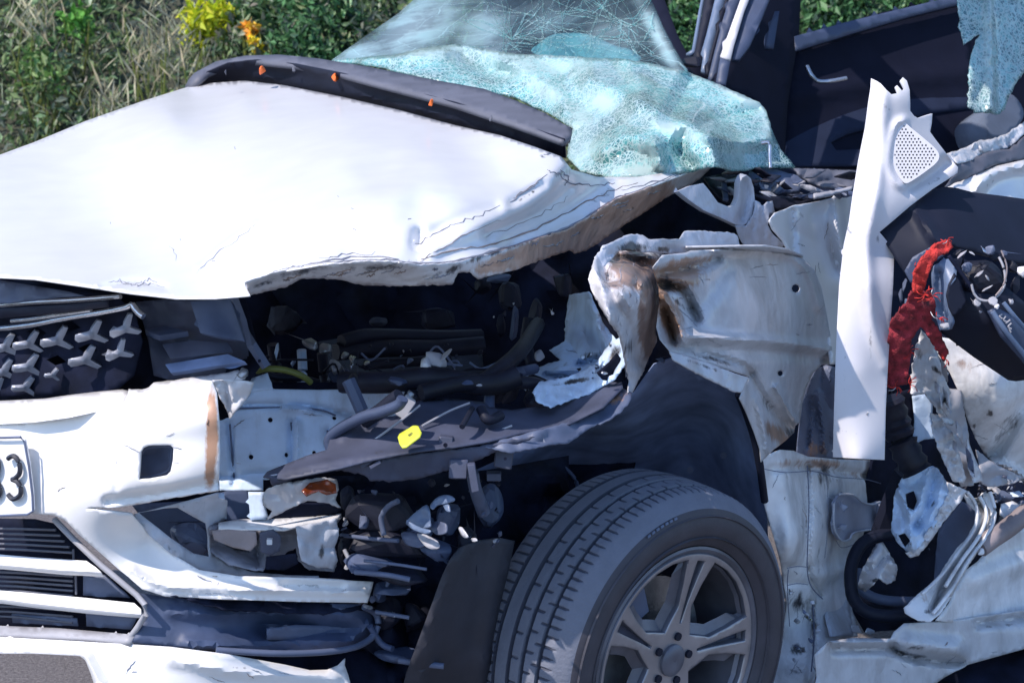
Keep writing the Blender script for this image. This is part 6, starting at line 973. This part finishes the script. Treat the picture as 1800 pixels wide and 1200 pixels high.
# ================================================================ broken black mirror housing with its motor
mb = P(1660, 560, .45); MR = empty('broken_door_mirror', (mb[0], mb[1], mb[2])); tag(MR, 'smashed black door mirror housing hanging upside down with its motor exposed', 'door mirror')
hs_ = panel('mirror_housing', [(1543, 408), (1570, 388), (1600, 362), (1634, 334), (1660, 328), (1680, 330), (1710, 338), (1760, 344), (1830, 354), (1900, 362), (1900, 470), (1790, 462), (1740, 450), (1700, 440), (1672, 432), (1656, 428), (1640, 450), (1618, 480), (1604, 500), (1584, 470), (1560, 432)],
    [(1543, 408, .50), (1634, 334, .58), (1900, 362, .80), (1900, 470, .62), (1740, 450, .52), (1656, 428, .47), (1604, 500, .46)], M['smooth_black'], MR, th=.006, step=8, crum=.004, creases=[([(1610, 370), (1640, 415), (1656, 430)], 8, .02)])
panel('mirror_base_cone', [(1604, 452), (1650, 426), (1672, 430), (1660, 450), (1630, 470), (1612, 500), (1600, 496), (1590, 476)], [(1604, 452, .46), (1672, 430, .46), (1600, 496, .45)], M['navy'], hs_, th=.004, step=5)
sh = panel('mirror_shell', [(1648, 470), (1662, 458), (1690, 452), (1740, 480), (1800, 530), (1900, 600), (1900, 690), (1800, 668), (1786, 670), (1772, 668), (1748, 652), (1712, 628), (1680, 604), (1655, 585), (1646, 560), (1642, 510)],
    [(1648, 470, .42), (1690, 452, .46), (1900, 600, .60), (1900, 690, .62), (1786, 670, .58), (1680, 604, .46), (1646, 560, .42), (1740, 570, .40), (1820, 620, .50)], M['smooth_black'], MR, th=.008, step=7, sm=False, crum=.004)
panel('mirror_cheek_sheen', [(1642, 470), (1656, 456), (1670, 454), (1682, 474), (1680, 490), (1668, 505), (1662, 520), (1668, 545), (1674, 568), (1670, 578), (1652, 580), (1646, 560), (1640, 520)], [(1642, 470, .385), (1670, 454, .40), (1662, 520, .365), (1670, 578, .37), (1640, 520, .40)], M['bluegrey'], sh, th=.006, step=5, creases=[([(1650, 480), (1656, 540), (1668, 575)], 8, -.02)])  # lighter grey pad, its sheen is put into the colour
panel('mirror_inner_fin', [(1678, 480), (1690, 500), (1700, 530), (1690, 545), (1676, 556), (1668, 540), (1664, 520), (1668, 500)], [(1678, 480, .37), (1700, 530, .37), (1668, 540, .36)], M['smooth_black'], sh, th=.004, step=5)
chunk('mirror_tip_cap', 1662, 572, .355, 22, 14, .02, M['greybez'], sh, rot=-10, seed=6)
tube('mirror_seam', [(1668, 450, .37), (1690, 480, .37), (1712, 512, .37), (1724, 530, .37)], .004, V0, sh)
mo = chunk('mirror_motor', 1725, 488, .44, 90, 80, .09, M['black'], MR, rot=20, seed=9, n=40)
for x, y, w_, h_, r_, m, Yv in [(1688, 444, 34, 16, 0, 'black', .42), (1692, 446, 28, 5, -38, 'greybez', .37), (1708, 445, 16, 5, 30, 'greybez', .37), (1730, 440, 7, 22, -30, 'chrome', .38), (1742, 440, 22, 26, -20, 'slate', .41), (1750, 452, 40, 20, 10, 'black', .42), (1721, 482, 30, 5, -38, 'greybez', .36), (1735, 488, 5, 16, -38, 'greybez', .36), (1736, 506, 24, 4, -32, 'greybez', .36), (1730, 470, 26, 12, -30, 'black', .37),
        (1718, 532, 18, 20, 20, 'greybez', .36), (1724, 548, 7, 5, 0, 'greybez', .37), (1748, 530, 26, 20, 20, 'greybez', .35), (1752, 538, 12, 14, 0, 'trimw', .34), (1776, 530, 14, 12, 10, 'greybez', .37), (1780, 470, 20, 30, 0, 'black', .46), (1795, 475, 26, 34, 0, 'trimw', .50), (1785, 500, 20, 50, 10, 'black', .46), (1765, 446, 14, 14, 30, 'slate', .42), (1700, 470, 30, 24, 10, 'slate', .40), (1760, 500, 26, 40, 10, 'black', .42)]:
    chunk('motor_part', x, y, Yv, w_, h_, .02, M[m], mo, rot=r_, seed=x + y)
tube('motor_ring', [(1708, 500, .36), (1712, 515, .36), (1722, 526, .36), (1740, 528, .36), (1758, 515, .37), (1767, 495, .38), (1764, 470, .39), (1756, 452, .40)], .0026, M['greybez'], mo)
rl_ = panel('marked_arm', [(1742, 545), (1752, 540), (1775, 552), (1800, 580), (1900, 690), (1900, 760), (1800, 630), (1765, 590)], [(1742, 545, .36), (1900, 690, .48), (1900, 760, .48), (1765, 590, .36)], M['navy'], MR, th=.012, step=6)
tube('arm_rail', [(1745, 548, .345), (1765, 578, .345), (1790, 610, .36), (1830, 660, .39)], .0055, M['bluegrey'], rl_); tube('arm_rail', [(1764, 532, .35), (1780, 552, .35), (1800, 575, .365), (1840, 620, .39)], .0045, M['bluegrey'], rl_)
for i, pts in enumerate([[(1762, 552), (1757, 556), (1762, 560)], [(1768, 556), (1764, 562), (1770, 566)], [(1776, 562), (1768, 568)], [(1778, 568), (1772, 574), (1778, 578)], [(1774, 578), (1777, 584)]]):
    tube('arm_marking', [(x, y, .343) for x, y in pts], .0016, M['greybez'], rl_, seg=5)
tube('wire', [(1760, 440, .38), (1770, 470, .37), (1764, 500, .37), (1750, 520, .36)], .0018, M['tan'], MR)
# ================================================================ red woven strap over the mirror
rb = P(1620, 520, .38); RS = empty('red_strap', (rb[0], rb[1], rb[2])); tag(RS, 'frayed red woven strap looped over the broken mirror', 'strap')
panel('strap_loop', [(1662, 420), (1672, 426), (1676, 434), (1668, 442), (1652, 450), (1642, 460), (1636, 474), (1630, 490), (1626, 506), (1618, 516), (1606, 514), (1604, 494), (1606, 478), (1614, 462), (1624, 448), (1640, 434)], [(1662, 420, .42), (1676, 434, .42), (1618, 516, .38), (1604, 494, .37), (1630, 470, .36)], M['red'], RS, th=.006, step=4, crum=.02, cscale=14, jag=.7)
panel('strap_tail', [(1604, 512), (1622, 514), (1636, 518), (1644, 530), (1646, 550), (1636, 562), (1650, 580), (1660, 600), (1668, 622), (1660, 636), (1654, 628), (1640, 606), (1628, 586), (1618, 574), (1610, 586), (1602, 600), (1600, 640), (1594, 676), (1580, 678), (1568, 682), (1555, 680), (1556, 640), (1560, 600), (1564, 570), (1576, 550), (1592, 536)],
    [(1604, 512, .385), (1646, 550, .41), (1668, 622, .46), (1594, 676, .48), (1555, 680, .48), (1564, 570, .42)], M['red2'], RS, th=.006, step=4, crum=.03, cscale=20, jag=1.0, stains=[(1625, 530, 16, 16, 0, .7, 'dark'), (1610, 560, 20, 8, 0, .4, 'dark')])
for i in range(60):
    x, y = [(1665, 422), (1600, 676), (1664, 632), (1625, 518), (1575, 680), (1650, 560), (1560, 600), (1610, 470), (1640, 520), (1598, 620)][i % 10]; a = random.uniform(0, 6.28); L = random.uniform(8, 20)
    tube('frayed_thread', [(x, y, .37 if y < 600 else .45), (x + L * .5 * math.cos(a), y + L * .5 * math.sin(a), .36 if y < 600 else .44), (x + L * math.cos(a + .4), y + L * math.sin(a + .4), .37 if y < 600 else .45)], .0009, M['lens'] if i % 9 == 0 else M['red'], RS, seg=4, n=3)
# ================================================================ scratches and cracks that lie on the panels, dark lines for creases
from mathutils.bvhtree import BVHTree
_bv = {}
def bvh(o):
    if o.name not in _bv:
        rl = rootloc(o) if o.parent else np.zeros(3)
        _bv[o.name] = BVHTree.FromPolygons([tuple(np.array(v.co) + rl) for v in o.data.vertices], [tuple(p.vertices) for p in o.data.polygons])
    return _bv[o.name]
def on(o, x, y, lift=.0012):
    d = ray(x, y); d = d / np.linalg.norm(d); h_ = bvh(o).ray_cast(Vector(CAMP), Vector(d))
    return None if h_[0] is None else np.array(h_[0]) - d * lift
def scratch(o, pts, r, mat, name='paint_scratch', parent=None, wob=1.2, par=None):
    Q = catmull(pts, False, 6) if len(pts) > 2 else densify(pts, 6, 0, False)
    W_ = [on(o, q[0] + rng.normal(0, wob), q[1] + rng.normal(0, wob)) for q in Q]; W_ = [w_ for w_ in W_ if w_ is not None]
    if len(W_) < 2: return
    p_ = par or o; rr = [r * (.35 + .9 * math.sin(math.pi * (i + .5) / len(W_))) * rng.uniform(.5, 1.3) for i in range(len(W_))]
    V, Fc = tubemesh([w_ - rootloc(p_) for w_ in W_], rr, 5); me = bpy.data.meshes.new(name); me.from_pydata([tuple(v) for v in V], [], Fc); linkobj(name, me, p_, mat)
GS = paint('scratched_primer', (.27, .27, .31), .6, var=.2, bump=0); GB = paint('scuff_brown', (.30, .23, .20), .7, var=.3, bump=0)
for pts, r, m in [([(345, 478), (380, 448), (430, 410), (452, 392)], .0005, GS), ([(945, 322), (920, 340), (896, 358)], .0016, GS), ([(876, 362), (840, 380), (800, 394), (760, 414), (733, 430)], .0016, GS), ([(958, 272), (975, 268), (990, 272)], .002, GS),
        ([(192, 497), (215, 495), (240, 503), (262, 498), (290, 503)], .001, GS), ([(205, 492), (228, 499), (250, 494)], .0008, GS), ([(250, 500), (262, 490), (275, 496)], .0008, GS), ([(300, 432), (312, 454)], .0005, GS), ([(960, 300), (980, 306), (1000, 320), (1040, 326), (1080, 322)], .0018, GS),
        ([(1000, 345), (960, 372), (900, 400), (850, 418)], .0006, GB), ([(740, 455), (800, 440), (860, 430), (930, 405), (1000, 372), (1060, 340), (1120, 322)], .0018, GB), ([(735, 462), (770, 440), (820, 412), (880, 385)], .0008, GB), ([(985, 300), (1000, 312), (990, 326)], .0018, GS),
        ([(500, 476), (560, 460), (640, 452), (700, 455)], .0022, GS), ([(560, 455), (600, 449), (660, 445)], .0012, GS), ([(1090, 332), (1140, 322), (1200, 304)], .0018, GS), ([(905, 350), (930, 330), (962, 306)], .0009, GB)]:
    scratch(hood, pts, r * .75, m, wob=1.6)
for i in range(9):
    x = rng.uniform(150, 900); y = rng.uniform(230, 480); scratch(hood, [(x, y), (x + rng.uniform(1, 5), y + rng.uniform(-2, 2))], .0007, GS, 'paint_chip')
fe = [o for o in bpy.data.objects if o.name.startswith('hood_folded_edge')][0]
scratch(hood, [(x, y - 3) for x, y in hood_edge[1:-1]], .0019, GS, 'fold_shade_line', wob=.8)  # dark tube drawn in place of the shade line along the fold
for i in range(26):
    x = rng.uniform(460, 1150); yy = np.interp(x, [p[0] for p in hood_edge], [p[1] for p in hood_edge]) + rng.uniform(4, 26); L_ = rng.uniform(8, 40)
    scratch(fe, [(x, yy), (x + L_ * .5, yy - L_ * .12), (x + L_, yy - L_ * .3)], .0011, [GS, GB, M['steel']][i % 3], par=hood)
for o, box, n_, dx in [(wing, (1165, 455, 1440, 600), 20, 1.0), (wing, (1165, 450, 1240, 560), 22, .9), (nose, (1045, 450, 1150, 640), 46, .25), (dp, (1360, 830, 1480, 1180), 34, .15), (tdr, (1700, 620, 1800, 800), 14, .6), (sl_, (1450, 1130, 1780, 1190), 16, 1.0), (bm_, (60, 760, 360, 880), 12, 1.0), (bm_, (300, 1010, 640, 1050), 12, 1.0), (lip, (200, 1145, 590, 1190), 12, 1.0), (iw, (960, 600, 1090, 700), 22, .6), (ap, (400, 700, 700, 820), 14, .6), (bh, (1370, 370, 1490, 500), 14, .3), (tp, (1480, 300, 1600, 790), 9, .2)]:
    for i in range(max(3, n_ // 2)):
        x = rng.uniform(box[0], box[2]); y = rng.uniform(box[1], box[3]); a = rng.normal(0, .5) if dx > .5 else math.pi / 2 + rng.normal(0, .4); L_ = rng.uniform(5, 34)
        scratch(o, [(x, y), (x + L_ * math.cos(a) * .5 + rng.normal(0, 2), y + L_ * math.sin(a) * .5), (x + L_ * math.cos(a), y + L_ * math.sin(a))], rng.uniform(.0002, .0008), [GS, GB, GS, M['steel']][i % 4], wob=.6)
